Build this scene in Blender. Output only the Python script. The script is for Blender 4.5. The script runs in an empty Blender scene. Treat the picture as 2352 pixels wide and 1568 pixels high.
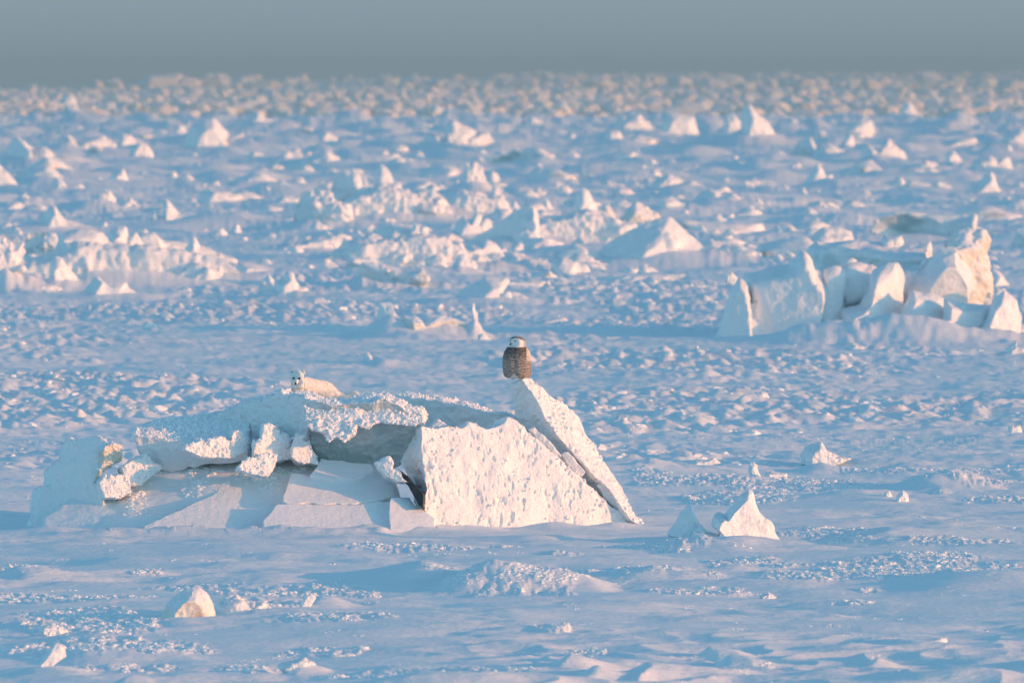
import bpy, bmesh, math, random
import numpy as np
from mathutils import Vector, Matrix
R = math.radians
random.seed(4)
sc = bpy.context.scene
COL = sc.collection

# ------------------------------------------------------------------ camera, world, sun, exposure
F = 19600.0            # focal length in photo pixels (2352 wide)
HC = 6.1               # camera height above the ice
HV = 150.0             # row of the horizon
KG = HC * F
cd = bpy.data.cameras.new('camera')
cam = bpy.data.objects.new('camera', cd); COL.objects.link(cam)
cd.sensor_width = 36.0
cd.lens = 36.0 * F / 2352.0
cam.location = (0, 0, HC)
cam.rotation_euler = (R(90) - math.atan((784 - HV) / F), 0, 0)
cd.clip_start = 1.0; cd.clip_end = 90000.0
cd.dof.use_dof = True
cd.dof.focus_distance = 112.0
cd.dof.aperture_fstop = 3.9
cd.dof.aperture_blades = 0
sc.camera = cam

EXPO = 0.62
SUN_AZ, SUN_EL = R(104), R(6.9)       # azimuth clockwise from the view direction
tosun = Vector((math.sin(SUN_AZ) * math.cos(SUN_EL), math.cos(SUN_AZ) * math.cos(SUN_EL), math.sin(SUN_EL)))
sd = bpy.data.lights.new('sun', 'SUN')
sd.energy = 2.75; sd.angle = R(0.55); sd.color = (1.0, 0.365, 0.115)
sun = bpy.data.objects.new('sun', sd); COL.objects.link(sun)
sun.rotation_euler = tosun.to_track_quat('Z', 'Y').to_euler()
sun.location = (60, 60, 60)

w = bpy.data.worlds.new('World'); sc.world = w; w.use_nodes = True
nt = w.node_tree; nt.nodes.clear()
N = nt.nodes.new; L = nt.links.new
out = N('ShaderNodeOutputWorld'); bg = N('ShaderNodeBackground')
sky = N('ShaderNodeTexSky'); sky.sky_type = 'NISHITA'; sky.sun_disc = False
sky.sun_elevation = SUN_EL; sky.sun_rotation = SUN_AZ
sky.air_density = 1.0; sky.dust_density = 0.6; sky.ozone_density = 3.0
SKY_S = 0.15
tint = N('ShaderNodeMix'); tint.data_type = 'RGBA'; tint.blend_type = 'MULTIPLY'
tint.inputs[0].default_value = 1.0
tint.inputs[7].default_value = (1.31, 1.57, 1.40, 1)
L(sky.outputs[0], tint.inputs[6])
# bank of sea smoke along the horizon: dusky just above it, paler a degree higher, clear sky above
tc = N('ShaderNodeTexCoord'); sp = N('ShaderNodeSeparateXYZ'); L(tc.outputs['Generated'], sp.inputs[0])
mr = N('ShaderNodeMapRange'); L(sp.outputs[2], mr.inputs[0])
mr.inputs[1].default_value = -0.002; mr.inputs[2].default_value = 0.011
cr = N('ShaderNodeValToRGB'); L(mr.outputs[0], cr.inputs[0])
def srgb(r, g, b):
    f = lambda c: (c / 255 / 12.92) if c / 255 <= 0.04045 else ((c / 255 + 0.055) / 1.055) ** 2.4
    return (f(r), f(g), f(b), 1)
def rad(c): return tuple(v / SKY_S for v in c[:3]) + (1,)
cr.color_ramp.elements[0].position = 0.0; cr.color_ramp.elements[0].color = srgb(123, 144, 154)
cr.color_ramp.elements[1].position = 1.0; cr.color_ramp.elements[1].color = srgb(146, 163, 174)
e = cr.color_ramp.elements.new(0.35); e.color = srgb(134, 154, 164)
sc2 = N('ShaderNodeMix'); sc2.data_type = 'RGBA'; sc2.blend_type = 'MULTIPLY'; sc2.inputs[0].default_value = 1.0
sc2.clamp_result = False
L(cr.outputs[0], sc2.inputs[6]); sc2.inputs[7].default_value = (1 / SKY_S / 2 ** EXPO,) * 3 + (1,)
mr2 = N('ShaderNodeMapRange'); L(sp.outputs[2], mr2.inputs[0]); mr2.interpolation_type = 'SMOOTHSTEP'
mr2.inputs[1].default_value = 0.02; mr2.inputs[2].default_value = 0.09
mix = N('ShaderNodeMix'); mix.data_type = 'RGBA'
L(mr2.outputs[0], mix.inputs[0]); L(sc2.outputs[2], mix.inputs[6]); L(tint.outputs[2], mix.inputs[7])
L(mix.outputs[2], bg.inputs[0]); bg.inputs[1].default_value = SKY_S
L(bg.outputs[0], out.inputs[0])

sc.view_settings.view_transform = 'Standard'; sc.view_settings.look = 'None'
sc.view_settings.exposure = EXPO; sc.view_settings.gamma = 1.0
sc.render.engine = 'CYCLES'
cy = sc.cycles
cy.use_denoising = True
cy.max_bounces = 6; cy.diffuse_bounces = 4; cy.glossy_bounces = 2; cy.transmission_bounces = 3
cy.volume_bounces = 0; cy.transparent_max_bounces = 6
cy.caustics_reflective = False; cy.caustics_refractive = False

# ------------------------------------------------------------------ noise
M1, M2, M3, M4 = np.uint32(374761393), np.uint32(668265263), np.uint32(2246822519), np.uint32(1274126177)
def _hash(ix, iy, iz, seed):
    n = ix * M1 + iy * M2 + iz * M3 + np.uint32((seed * 3266489917) & 0xffffffff)
    n = (n ^ (n >> np.uint32(13))) * M4
    n = (n ^ (n >> np.uint32(15))) * M2
    n = n ^ (n >> np.uint32(16))
    return (n >> np.uint32(8)).astype(np.float32) * np.float32(2.0 / 16777216.0) - np.float32(1)
def vn2(x, y, seed=0):
    x = np.asarray(x, np.float64) + 4096.3; y = np.asarray(y, np.float64) + 8192.7
    fx = np.floor(x); fy = np.floor(y)
    tx = (x - fx).astype(np.float32); ty = (y - fy).astype(np.float32)
    ix = fx.astype(np.int64).astype(np.uint32); iy = fy.astype(np.int64).astype(np.uint32)
    tx = tx * tx * (3 - 2 * tx); ty = ty * ty * (3 - 2 * ty)
    o = np.uint32(1); z = np.uint32(0)
    a = _hash(ix, iy, z, seed); b = _hash(ix + o, iy, z, seed)
    c = _hash(ix, iy + o, z, seed); d = _hash(ix + o, iy + o, z, seed)
    return (a + (b - a) * tx) + ((c + (d - c) * tx) - (a + (b - a) * tx)) * ty
def gn2(x, y, seed=0):
    '''gradient noise, about -1..1'''
    c_, s_ = math.cos(.6 + seed), math.sin(.6 + seed)
    x, y = x * c_ - y * s_, x * s_ + y * c_
    x = np.asarray(x, np.float64) + 4096.3; y = np.asarray(y, np.float64) + 8192.7
    fx = np.floor(x); fy = np.floor(y); dx = (x - fx).astype(np.float32); dy = (y - fy).astype(np.float32)
    ix = fx.astype(np.int64).astype(np.uint32); iy = fy.astype(np.int64).astype(np.uint32); o = np.uint32(1); z = np.uint32(0)
    def g(i, j, a, b): h = _hash(i, j, z, seed) * np.float32(math.pi); return np.cos(h) * a + np.sin(h) * b
    tx = dx * dx * dx * (dx * (dx * 6 - 15) + 10); ty = dy * dy * dy * (dy * (dy * 6 - 15) + 10)
    n0 = g(ix, iy, dx, dy); n1 = g(ix + o, iy, dx - 1, dy); n2 = g(ix, iy + o, dx, dy - 1); n3 = g(ix + o, iy + o, dx - 1, dy - 1)
    a = n0 + (n1 - n0) * tx; b = n2 + (n3 - n2) * tx
    return (a + (b - a) * ty) * 1.5
def gn2s(x, y, seed=0):
    c_, s_ = math.cos(.6 + seed), math.sin(.6 + seed)
    return gn2(x * c_ + y * s_, -x * s_ + y * c_, seed)
def vn3(p, s, seed=0):
    q = p / s + 1000.37
    f = np.floor(q); t = (q - f).astype(np.float32); i = f.astype(np.int64).astype(np.uint32)
    t = t * t * (3 - 2 * t); o = np.uint32(1)
    x, y, z = i[:, 0], i[:, 1], i[:, 2]; tx, ty, tz = t[:, 0], t[:, 1], t[:, 2]
    def lx(yy, zz):
        a = _hash(x, yy, zz, seed); b = _hash(x + o, yy, zz, seed); return a + (b - a) * tx
    a = lx(y, z); b = lx(y + o, z); c = lx(y, z + o); d = lx(y + o, z + o)
    a = a + (b - a) * ty; c = c + (d - c) * ty
    return a + (c - a) * tz
def fbm2(x, y, n, seed=0, g=0.5):
    r = 0; a = 1.0; s = 0
    for k in range(n):
        r = r + a * vn2(x * 2 ** k, y * 2 ** k, seed + 17 * k); s += a; a *= g
    return r / s
def sm(a, b, x):
    t = np.clip((x - a) / (b - a), 0, 1); return t * t * (3 - 2 * t)

# photo pixel (in the 2352 x 1568 view) <-> world
def wpt(u, v, y): return Vector(((u - 1176) * y / F, y, HC - (v - HV) * y / F))
def row_dist(v): return KG / (v - HV) if v > 276 else (HC + 4.0) * F / (max(v, 158) - HV)

# ------------------------------------------------------------------ ground height
# hand placed drifts: (u, v, half width in px, half depth in m, height in m, lee: >0 steep on the left)
DRIFTS = [
 (1120, 1350, 170, 1.2, .36, .3), (960, 1335, 200, 1.5, .20, 0), (1330, 1352, 110, .9, .14, 0),
 (700, 1265, 560, 1.4, .05, 0), (1180, 1400, 330, 1.6, .07, 0), (1380, 1222, 150, .4, .05, 0),
 (2170, 1120, 170, 1.6, .30, .3), (1960, 1145, 230, 1.8, .14, 0), (2080, 1235, 330, 2.4, .14, .35),
 (1710, 1262, 250, .9, .25, 0), (1590, 1245, 110, .7, .07, 0), (1885, 1075, 60, .8, .12, 0), (1990, 1060, 130, .8, .08, .5),
 (1480, 1080, 60, 1.0, .14, .4), (1560, 1047, 70, .8, .10, .3), (2300, 1350, 240, 1.8, .18, 0),
 (1500, 1330, 170, .8, .10, .2), (1700, 1320, 260, .7, .08, 0), (430, 1445, 120, .5, .05, 0),
 (580, 1428, 110, .4, .08, .3), (240, 1500, 200, .8, .14, .2), (110, 1545, 140, .6, .12, 0),
 (60, 1330, 110, .6, .14, .3), (690, 1540, 60, .35, .13, .4), (310, 1575, 90, .3, .12, .3),
 (1000, 1590, 330, .8, .16, .2), (2080, 1600, 420, .9, .20, .2), (1860, 1560, 120, .5, .08, .3),
 (1500, 1560, 120, .4, .11, .5), (1700, 1530, 110, .4, .11, .5), (1310, 1545, 80, .35, .10, .5),
 (1640, 1500, 80, .4, .10, .5), (1380, 1570, 90, .4, .11, .5), (2010, 1530, 70, .3, .10, .5), (730, 1395, 70, .6, .12, .3),
 (1760, 778, 160, 2.0, .12, 0), (900, 645, 300, 6.0, .35, 0), (930, 535, 260, 8.0, .35, 0), (1350, 590, 300, 8.0, .35, 0), (230, 645, 330, 5.0, .3, 0), (1750, 345, 150, 12.0, .6, 0), (1950, 372, 150, 12.0, .5, 0), (460, 330, 180, 14.0, .6, 0), (80, 390, 200, 12.0, .5, 0), (960, 775, 150, 2.5, .20, 0), (250, 872, 150, 1.5, .12, .3),
 (700, 1226, 420, .35, .06, 0), (420, 1230, 330, .3, .05, 0), (1250, 1228, 240, .35, .05, 0), (1480, 1216, 60, .4, .05, 0), (100, 1225, 120, .4, .08, 0),
 (880, 838, 60, 1.0, .10, .3), (1500, 830, 160, 1.5, .08, .3),
]
_DR = []
def add_drift(u, v, hw, hd, h, lee=0, yy=None):
    yy = yy or row_dist(v); _DR.append(((u - 1176) * yy / F, yy, hw * yy / F, hd, h, lee))
for d_ in DRIFTS: add_drift(*d_)
add_drift(2020, 775, 320, 1.7, .55, 0, 188.4)
PX, PY = (700 - 1176) * 113.2 / F, 113.35
def ground_soft(x, y):
    r = np.sqrt(x * x + y * y)
    far = sm(130, 420, r); vfar = sm(900, 1600, r)
    z = (0.11 + 0.13 * far) * (gn2(x / 7.5, y / 7.0, 3) + .5 * gn2(x / 3.6, y / 3.0, 4))
    hm = gn2(x / 7.0, y / 11.0, 90) + .5 * gn2(x / 3.2, y / 5.0, 91)
    z = z + sm(190, 420, r) * .60 * np.clip(hm - .05, 0, 2) * (1 + sm(450, 900, r))
    z = z + (0.030 + 0.06 * far) * gn2(x / 1.5, y / 1.3, 9)
    z = z * (1 - .85 * np.exp(-(((x + 1.6) / 5.2) ** 4 + ((y - 111.6) / 2.3) ** 4)))
    for (cx, cy_, sx, sy, h, lee) in _DR:
        m = (np.abs(x - cx) < 3.2 * sx) & (np.abs(y - cy_) < 3.2 * sy)
        if not np.any(m): continue
        xm = x[m]; ym = y[m]
        wob = 0.22 * vn2(xm / (sx * .6), ym / (sy * .6), 31)
        dx = (xm - cx) / sx + wob; dy = (ym - cy_) / sy
        s = np.where(dx < 0, 1.0 / (1 - lee), 1.0 / (1 + lee))
        q = np.sqrt((dx * s) ** 2 + dy ** 2)
        b = np.exp(-q * q * 1.6) * .55 + np.clip(1 - q, 0, 1) * .45
        z[m] = z[m] + h * b
    # snow packed slope and core of the broken ridge
    m = (np.abs(x - PX) < 5) & (np.abs(y - PY) < 4)
    if np.any(m):
        xm = x[m]; ym = y[m]
        d = ym - 112.3; fx = xm + .16 * gn2(xm / .7, ym / .5, 80); fd = d + .07 * gn2(xm / .8, ym / .6, 81)
        mx = sm(-6.35, -4.9, fx) * (1 - sm(-1.72, -1.38, fx))
        up = np.clip(fd + 1.48 - .20 * np.clip(-3.75 - xm, 0, 3), 0, 3); up = up * up / (up + .10)
        cap = np.interp(xm, [-6.2, -5.57, -5.2, -4.8, -4.43, -3.9, -3.5, -1.4], [.28, .44, .62, .78, .90, .97, .95, .88])
        sl = .535 * up; sl = mx * np.where(sl < cap - .05, sl, cap - .05 * np.exp(-(sl - cap + .05) / .05)) * (1 - sm(1.2, 2.5, fd))
        sl = sl - .055 * sm(0, .2, sl) * sm(-4.6, -3.6, xm) + .006 * gn2(xm / .4, ym / .25, 82)
        ap = mx * np.exp(-((fd + 1.5) / .38) ** 2) * np.clip(.075 + .06 * gn2(xm / .9, ym / .5, 84) + .03 * gn2(xm / .3, ym / .3, 85), 0, 1)
        ap = ap + sm(-1.6, -1.2, xm) * (1 - sm(1.3, 1.8, xm)) * np.exp(-((ym - 111.35 - .26 * (xm + 1.4)) / .30) ** 2) * np.clip(.07 + .07 * gn2(xm / .7, ym / .5, 86), 0, 1)
        z[m] += ap; sl = np.maximum(sl, 0) + ap * (sl > 0)
        fade = sm(0, .25, sl); z[m] = np.where(sl > 0, np.maximum(z[m] * (1 - .8 * fade), sl + z[m] * .15), z[m])
    z = z - 4.0 * sm(950, 1150, r)
    z = z + 0.7 * vfar * vn2(x / 70, y / 90, 40)
    return z
def edge_r(x, y):
    th = np.arctan2(x, np.maximum(y, 1e-3))
    return 3300 + 66000 * np.clip(th + .050, 0, .12) + 400 * vn2(th * 90, th * 0, 77)
# crusted, crumbly patches of the foreground: (u, v, half width, half height) in the photo
PATCHES = [(1180, 1345, 230, 34), (1450, 1322, 140, 14), (170, 1372, 260, 14), (180, 1430, 230, 34), (250, 1486, 300, 24), (265, 1528, 150, 16),
 (600, 1395, 100, 20), (720, 1438, 220, 9), (740, 1490, 120, 12), (570, 1533, 100, 13), (1000, 1556, 260, 18), (790, 1362, 90, 11), (980, 1264, 240, 9),
 (580, 1352, 300, 12), (1265, 1348, 120, 24), (1560, 1361, 170, 11), (2000, 1334, 420, 11), (2100, 1300, 330, 26), (1515, 1262, 150, 14), (1740, 1297, 170, 13),
 (1290, 1283, 60, 12), (2200, 1244, 200, 9), (1720, 1000, 260, 20), (1610, 1026, 110, 12), (1840, 1115, 230, 18), (2130, 1078, 260, 9), (2200, 1112, 160, 26),
 (1690, 1140, 180, 18), (1880, 1226, 130, 20), (2290, 1150, 120, 10), (70, 1310, 90, 12), (1340, 1500, 70, 8), (2250, 1552, 160, 14), (1560, 1110, 140, 10),
 (1960, 1385, 60, 6), (1990, 1358, 50, 5), (1250, 1460, 60, 8), (60, 1010, 120, 30), (1500, 1095, 60, 12), (1960, 1240, 90, 5), (330, 1322, 60, 5)]
def crust_mask(x, y, r):
    v = HV + KG / np.maximum(r, 20)
    u = 1176 + F * x / np.maximum(y, 20)
    nz = gn2(x / 1.1, y / 1.9, 6) * .55 + gn2(x / .4, y / .7, 7) * .35
    a = np.zeros_like(x) - .9
    for pu, pv, hw, hv in PATCHES:
        a = np.maximum(a, .75 - ((u - pu) / hw) ** 2 - ((v - pv) / hv) ** 2)
    back = gn2(x / 3.0, y / 5.0, 5) * .8 + .22 * np.sin(v / 41.0 + .8) - .05
    bk = 1 - sm(990, 1070, v)
    m = sm(.0, .35, a * 1.0 + nz) * (1 - bk) + bk * sm(.05, .3, back + nz * .6)
    return m * (1 - np.clip(np.exp(-(((x - PX) / 4.9) ** 4 + ((y - 112.0) / 2.4) ** 4)) * 1.3, 0, 1))
def mid_mask(x, y, r):
    return sm(-.35, .4, gn2(x / 8, y / 16, 18) + .5 * gn2(x / 3, y / 6, 17) + .25 * np.sin(HV / 34.0 + KG / r / 34.0))
def ground_height(x, y):
    r = np.sqrt(x * x + y * y)
    z = ground_soft(x, y)
    near = 1 - sm(122, 150, r); mid = sm(116, 140, r); far = sm(200, 500, r)
    m = crust_mask(x, y, r)
    wx = x + .04 * gn2(x / .3, y / .3, 50); wy = y + .04 * gn2(x / .3, y / .3, 51)
    z = z + near * m * (1 - .6 * np.exp(-((x - .05) ** 2 / 1.2 + (y - 100.2) ** 2 / 3))) * (.026 * gn2(wx / .34, wy / .36, 11) + .020 * gn2(wx / .12, wy / .14, 12) + .014 * vn2(x / .04, y / .06, 13) + .016)
    # sastrugi: low tongues along the wind
    wq = x + .2 * gn2(x / .9, y / .9, 55)
    z = z + (.3 + .7 * (1 - m)) * (.036 * gn2s(wq / 1.2, y / .6, 14) + .015 * gn2s(wq / .5, y / .22, 15) + .005 * gn2s(x / .2, y / .07, 24)) * (.5 + sm(-.4, .5, gn2(x / 2.2, y / 2.6, 56))) * (1 - .5 * far)
    # foreground dunelets at lower right
    fg = (1 - sm(88, 94, r)) * sm(-1.2, .5, x)
    z = z + fg * .085 * (1 - np.abs(gn2(x / .85 + .25 * vn2(x, y, 3), y / .6, 16)) * 1.3)
    # middle distance: rough crust in streaks, sizes growing outwards
    pm = .12 + .88 * mid_mask(x, y, r)
    wx = x + .15 * gn2(x / .8, y / .8, 52); wy = y + .15 * gn2(x / .8, y / .8, 53)
    z = z + mid * (1 - .8 * far) * (.10 + .9 * pm) * (1 + .4 * (1 - sm(230, 330, r))) * (.060 * gn2s(wx / 1.5, wy / .8, 19) + .070 * gn2s(wx / .62, wy / .42, 20) + .045 * gn2s(wx / .24, wy / .3, 25) + .075 * np.clip(gn2s(wx / .42, wy / .35, 27) - .1, 0, 1))
    z = z + far * (.2 + .8 * pm) * (.14 * gn2(x / 2.6, y / 3.2, 21) + .075 * gn2(x / 1.0, y / 1.6, 22) + .03 * gn2(x / .35, y / .9, 26)) * (1 + sm(500, 1000, r))
    z = z + sm(1000, 1700, r) * (.4 * (1 - np.abs(vn2(x / 5, y / 12, 23))))
    er = edge_r(x, y)
    z = z - 4.0 * sm(0, 500, r - er)
    return z

# ------------------------------------------------------------------ materials
def new_mat(name):
    m = bpy.data.materials.new(name); m.use_nodes = True
    t = m.node_tree; b = t.nodes['Principled BSDF']
    return m, t, b
def noise_node(t, co, scale, detail=4, rough=.55):
    n = t.nodes.new('ShaderNodeTexNoise'); n.inputs['Scale'].default_value = scale
    n.inputs['Detail'].default_value = detail; n.inputs['Roughness'].default_value = rough
    t.links.new(co, n.inputs['Vector']); return n
def ramp(t, src, stops):
    r = t.nodes.new('ShaderNodeValToRGB'); t.links.new(src, r.inputs[0])
    e = r.color_ramp.elements
    e[0].position, e[0].color = stops[0][0], stops[0][1] + (1,)
    e[1].position, e[1].color = stops[-1][0], stops[-1][1] + (1,)
    for p, c in stops[1:-1]:
        k = e.new(p); k.color = c + (1,)
    return r
def mixc(t, fac, a, b):
    m = t.nodes.new('ShaderNodeMix'); m.data_type = 'RGBA'
    for s, i in ((fac, 0), (a, 6), (b, 7)):
        if isinstance(s, (int, float)): m.inputs[i].default_value = s
        elif isinstance(s, tuple): m.inputs[i].default_value = s + (1,)
        else: t.links.new(s, m.inputs[i])
    return m.outputs[2]
def bump(t, b, h, dist, strength=1.0):
    n = t.nodes.new('ShaderNodeBump'); n.inputs['Distance'].default_value = dist
    n.inputs['Strength'].default_value = strength
    t.links.new(h, n.inputs['Height']); t.links.new(n.outputs[0], b.inputs['Normal'])
SNOW = (.90, .915, .925)
def make_ground_mat():
    m, t, b = new_mat('wind_packed_snow')
    co = t.nodes.new('ShaderNodeTexCoord').outputs['Object']
    mp = t.nodes.new('ShaderNodeMapping'); t.links.new(co, mp.inputs[0]); mp.inputs['Scale'].default_value = (1, .5, 1)
    n1 = noise_node(t, mp.outputs[0], .22, 5)
    r = ramp(t, n1.outputs[0], [(.35, (.87, .90, .915)), (.62, SNOW)])
    t.links.new(r.outputs[0], b.inputs['Base Color'])
    b.inputs['Roughness'].default_value = .62; b.inputs['Specular IOR Level'].default_value = .25
    mp2 = t.nodes.new('ShaderNodeMapping'); t.links.new(co, mp2.inputs[0]); mp2.inputs['Scale'].default_value = (8, 22, 8)
    n2 = noise_node(t, mp2.outputs[0], 1.0, 3, .6)
    bump(t, b, n2.outputs[0], .035, .55)
    return m
def make_ice_mat(name, ice, stain, stain_lo, ice_lo, ice_hi, scale=1.0, gran=1.0):
    m, t, b = new_mat(name)
    tcn = t.nodes.new('ShaderNodeTexCoord'); co = tcn.outputs['Object']
    geo = t.nodes.new('ShaderNodeNewGeometry')
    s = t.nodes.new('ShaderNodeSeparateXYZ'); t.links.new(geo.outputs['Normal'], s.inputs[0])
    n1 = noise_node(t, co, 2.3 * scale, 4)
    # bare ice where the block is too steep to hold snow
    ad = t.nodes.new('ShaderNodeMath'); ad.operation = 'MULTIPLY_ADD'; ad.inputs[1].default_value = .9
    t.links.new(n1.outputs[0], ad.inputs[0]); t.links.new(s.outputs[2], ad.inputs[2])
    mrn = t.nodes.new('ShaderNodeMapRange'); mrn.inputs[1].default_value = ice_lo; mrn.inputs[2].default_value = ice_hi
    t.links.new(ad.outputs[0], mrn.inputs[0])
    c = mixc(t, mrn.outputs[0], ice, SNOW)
    n3 = noise_node(t, co, 1.4 * scale, 6, .65)
    r3 = ramp(t, n3.outputs[0], [(stain_lo, (0, 0, 0)), (stain_lo + .14, (1, 1, 1))])
    c = mixc(t, r3.outputs[0], c, stain)
    t.links.new(c, b.inputs['Base Color'])
    b.inputs['Roughness'].default_value = .55; b.inputs['Specular IOR Level'].default_value = .3
    n2 = noise_node(t, co, 14 * scale, 4, .6)
    bump(t, b, n2.outputs[0], .05 / scale, .6 * gran)
    return m
MAT = {}
MAT['ground'] = make_ground_mat()
MAT['white'] = make_ice_mat('snow_covered_ice', (.78, .82, .83), (.84, .78, .68), .66, -.4, .3)
MAT['smooth'] = make_ice_mat('smooth_crusted_snow', (.86, .88, .89), (.86, .86, .86), .8, -.6, -.1, 1, .45)
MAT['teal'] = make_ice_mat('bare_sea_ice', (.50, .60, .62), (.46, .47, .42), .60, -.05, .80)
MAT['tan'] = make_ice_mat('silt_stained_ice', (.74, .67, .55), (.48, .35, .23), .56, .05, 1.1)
MAT['far'] = make_ice_mat('distant_ice', (.72, .76, .76), (.62, .50, .38), .60, -.1, .6, .3)
MAT['crumb'] = plain_ = new_mat('snow_crumb')[0]; MAT['crumb'].node_tree.nodes['Principled BSDF'].inputs['Base Color'].default_value = SNOW + (1,); MAT['crumb'].node_tree.nodes['Principled BSDF'].inputs['Roughness'].default_value = .7
MAT['band'] = make_ice_mat('beige_rubble_ice', (.70, .60, .50), (.50, .38, .28), .56, .1, 1.7, .25)
m, t, b = new_mat('crack_shade_black'); b.inputs['Base Color'].default_value = (.012, .022, .03, 1); b.inputs['Roughness'].default_value = .5  # near-black colour painted for the shade deep in the crack
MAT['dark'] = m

# ------------------------------------------------------------------ object helpers
def tag(o, label=None, cat=None, group=None, kind=None):
    if label: o['label'] = label
    if cat: o['category'] = cat
    if group: o['group'] = group
    if kind: o['kind'] = kind
    return o
def mesh_from(name, verts, faces, smooth=True):
    me = bpy.data.meshes.new(name)
    me.from_pydata([tuple(v) for v in verts], [], faces); me.update()
    if smooth: me.polygons.foreach_set('use_smooth', [True] * len(me.polygons))
    return me
def link(name, me, mat=None, parent=None):
    o = bpy.data.objects.new(name, me); COL.objects.link(o)
    if mat: me.materials.append(mat)
    if parent: o.parent = parent
    return o
def evaluated(me, mods):
    """run a few modifiers on a mesh and give the result back as a plain mesh"""
    o = bpy.data.objects.new('temp', me); COL.objects.link(o)
    for typ, kw in mods:
        md = o.modifiers.new(typ, typ)
        for k, v_ in kw.items(): setattr(md, k, v_)
    dg = bpy.context.evaluated_depsgraph_get(); dg.update()
    r = bpy.data.meshes.new_from_object(o.evaluated_get(dg))
    bpy.data.objects.remove(o); bpy.data.meshes.remove(me)
    return r
def rough_up(me, size, amps, seed, snow=0.0, pits=0.0):
    n = len(me.vertices)
    co = np.empty(n * 3, np.float32); me.vertices.foreach_get('co', co); co = co.reshape(-1, 3).astype(np.float64)
    no = np.empty(n * 3, np.float32); me.vertices.foreach_get('normal', no); no = no.reshape(-1, 3)
    d = np.zeros(n, np.float32)
    for k, (wl, a) in enumerate(amps):
        q = vn3(co, wl * size, seed + k * 7)
        d += a * size * ((.9 - np.abs(q) * 2) if k == 1 else q)
    if snow:
        up = np.clip(no[:, 2], 0, 1)
        d += snow * up * (.4 + vn3(co, .28 * size, seed + 91))
    if pits:
        cp = co * np.array([1.0, .7, .55]); d -= pits * np.clip(vn3(cp, .050, seed + 55) + .7 * vn3(cp, .026, seed + 57) - .35 + .35 * vn3(co, .45, seed + 58), 0, 1)
    co = co + no * d[:, None]
    me.vertices.foreach_set('co', co.astype(np.float32).ravel())
    me.polygons.foreach_set('use_smooth', np.ones(len(me.polygons), bool)); me.update()
    return me
def knob(c, r, rj):
    vs, fs = [], []; seg, rings = 9, 6
    for k in range(rings):
        a = -math.pi / 2 + math.pi * (k + .5) / rings
        for i in range(seg):
            p = 2 * math.pi * i / seg; q = rj.uniform(.78, 1.2)
            vs.append(Vector((c[0] + r[0] * q * math.cos(a) * math.cos(p), c[1] + r[1] * q * math.cos(a) * math.sin(p), c[2] + r[2] * q * math.sin(a))))
    for k in range(rings - 1):
        for i in range(seg):
            j = (i + 1) % seg; fs.append([k * seg + i, k * seg + j, (k + 1) * seg + j, (k + 1) * seg + i])
    fs.append(list(range(seg))[::-1]); fs.append([(rings - 1) * seg + i for i in range(seg)])
    return vs, fs
AMP = {'sheet': [(.9, .018), (.4, .006), (.12, .002), (.05, .0015)],
       'soft': [(.7, .075), (.3, .022), (.12, .008), (.05, .004)],
       'std': [(.7, .055), (.33, .022), (.15, .012), (.07, .008), (.035, .004)],
       'crumb': [(.6, .11), (.3, .022), (.15, .045), (.075, .028), (.035, .014)]}
NB = [0]; NAMED = []
def finish(name, verts, faces, origin, vox, size, style, mat, label, cat='ice block', group=None, snow=0, pits=0, round_=0):
    bm = bmesh.new()
    vs = [bm.verts.new(v - origin) for v in verts]
    for f in faces:
        try: bm.faces.new([vs[i] for i in f])
        except ValueError: pass
    bmesh.ops.triangulate(bm, faces=[f for f in bm.faces if len(f.verts) > 4])
    bmesh.ops.recalc_face_normals(bm, faces=bm.faces)
    me = bpy.data.meshes.new(name); bm.to_mesh(me); bm.free()
    me = evaluated(me, [('REMESH', dict(mode='VOXEL', voxel_size=vox, adaptivity=0.0))] + ([('SMOOTH', dict(factor=.5, iterations=round_))] if round_ else []))
    NB[0] += 1
    rough_up(me, size, AMP[style], NB[0] * 13, snow, pits)
    me.name = name
    o = link(name, me, MAT[mat]); o.location = origin
    tag(o, label, cat, group); NAMED.append((label, origin.copy(), group))
    return o
Y0 = 112.3
def jag(front, back, amt):
    """break long straight edges of an outline into shorter uneven ones"""
    rj = random.Random(int(sum(p[0] + p[1] for p in front)))
    f2, b2 = [], []; n = len(front)
    q = np.array(front, float); cf = np.linalg.lstsq(np.c_[q[:, :2], np.ones(n)], q[:, 2], rcond=None)[0]
    ok = float(np.abs(np.c_[q[:, :2], np.ones(n)] @ cf - q[:, 2]).max()) < .05
    slope = lambda dx, dy: (cf[0] * dx + cf[1] * dy) if ok else 0.0
    for i in range(n):
        a, c = front[i], front[(i + 1) % n]; e, g = back[i], back[(i + 1) % n]
        f2.append(a); b2.append(e)
        ln = math.hypot(c[0] - a[0], c[1] - a[1]); k = int(ln // 14)
        if k < 1 or amt == 0: continue
        nx, ny = -(c[1] - a[1]) / ln, (c[0] - a[0]) / ln; w_ = 0
        for j in range(1, k + 1):
            t = (j + rj.uniform(-.25, .25)) / (k + 1); w_ = .55 * w_ + rj.uniform(-1, 1) * amt
            f2.append((a[0] + (c[0] - a[0]) * t + nx * w_, a[1] + (c[1] - a[1]) * t + ny * w_, a[2] + (c[2] - a[2]) * t + slope(nx * w_, ny * w_)))
            b2.append((e[0] + (g[0] - e[0]) * t + nx * w_, e[1] + (g[1] - e[1]) * t + ny * w_, e[2] + (g[2] - e[2]) * t))
    return f2, b2
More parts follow.
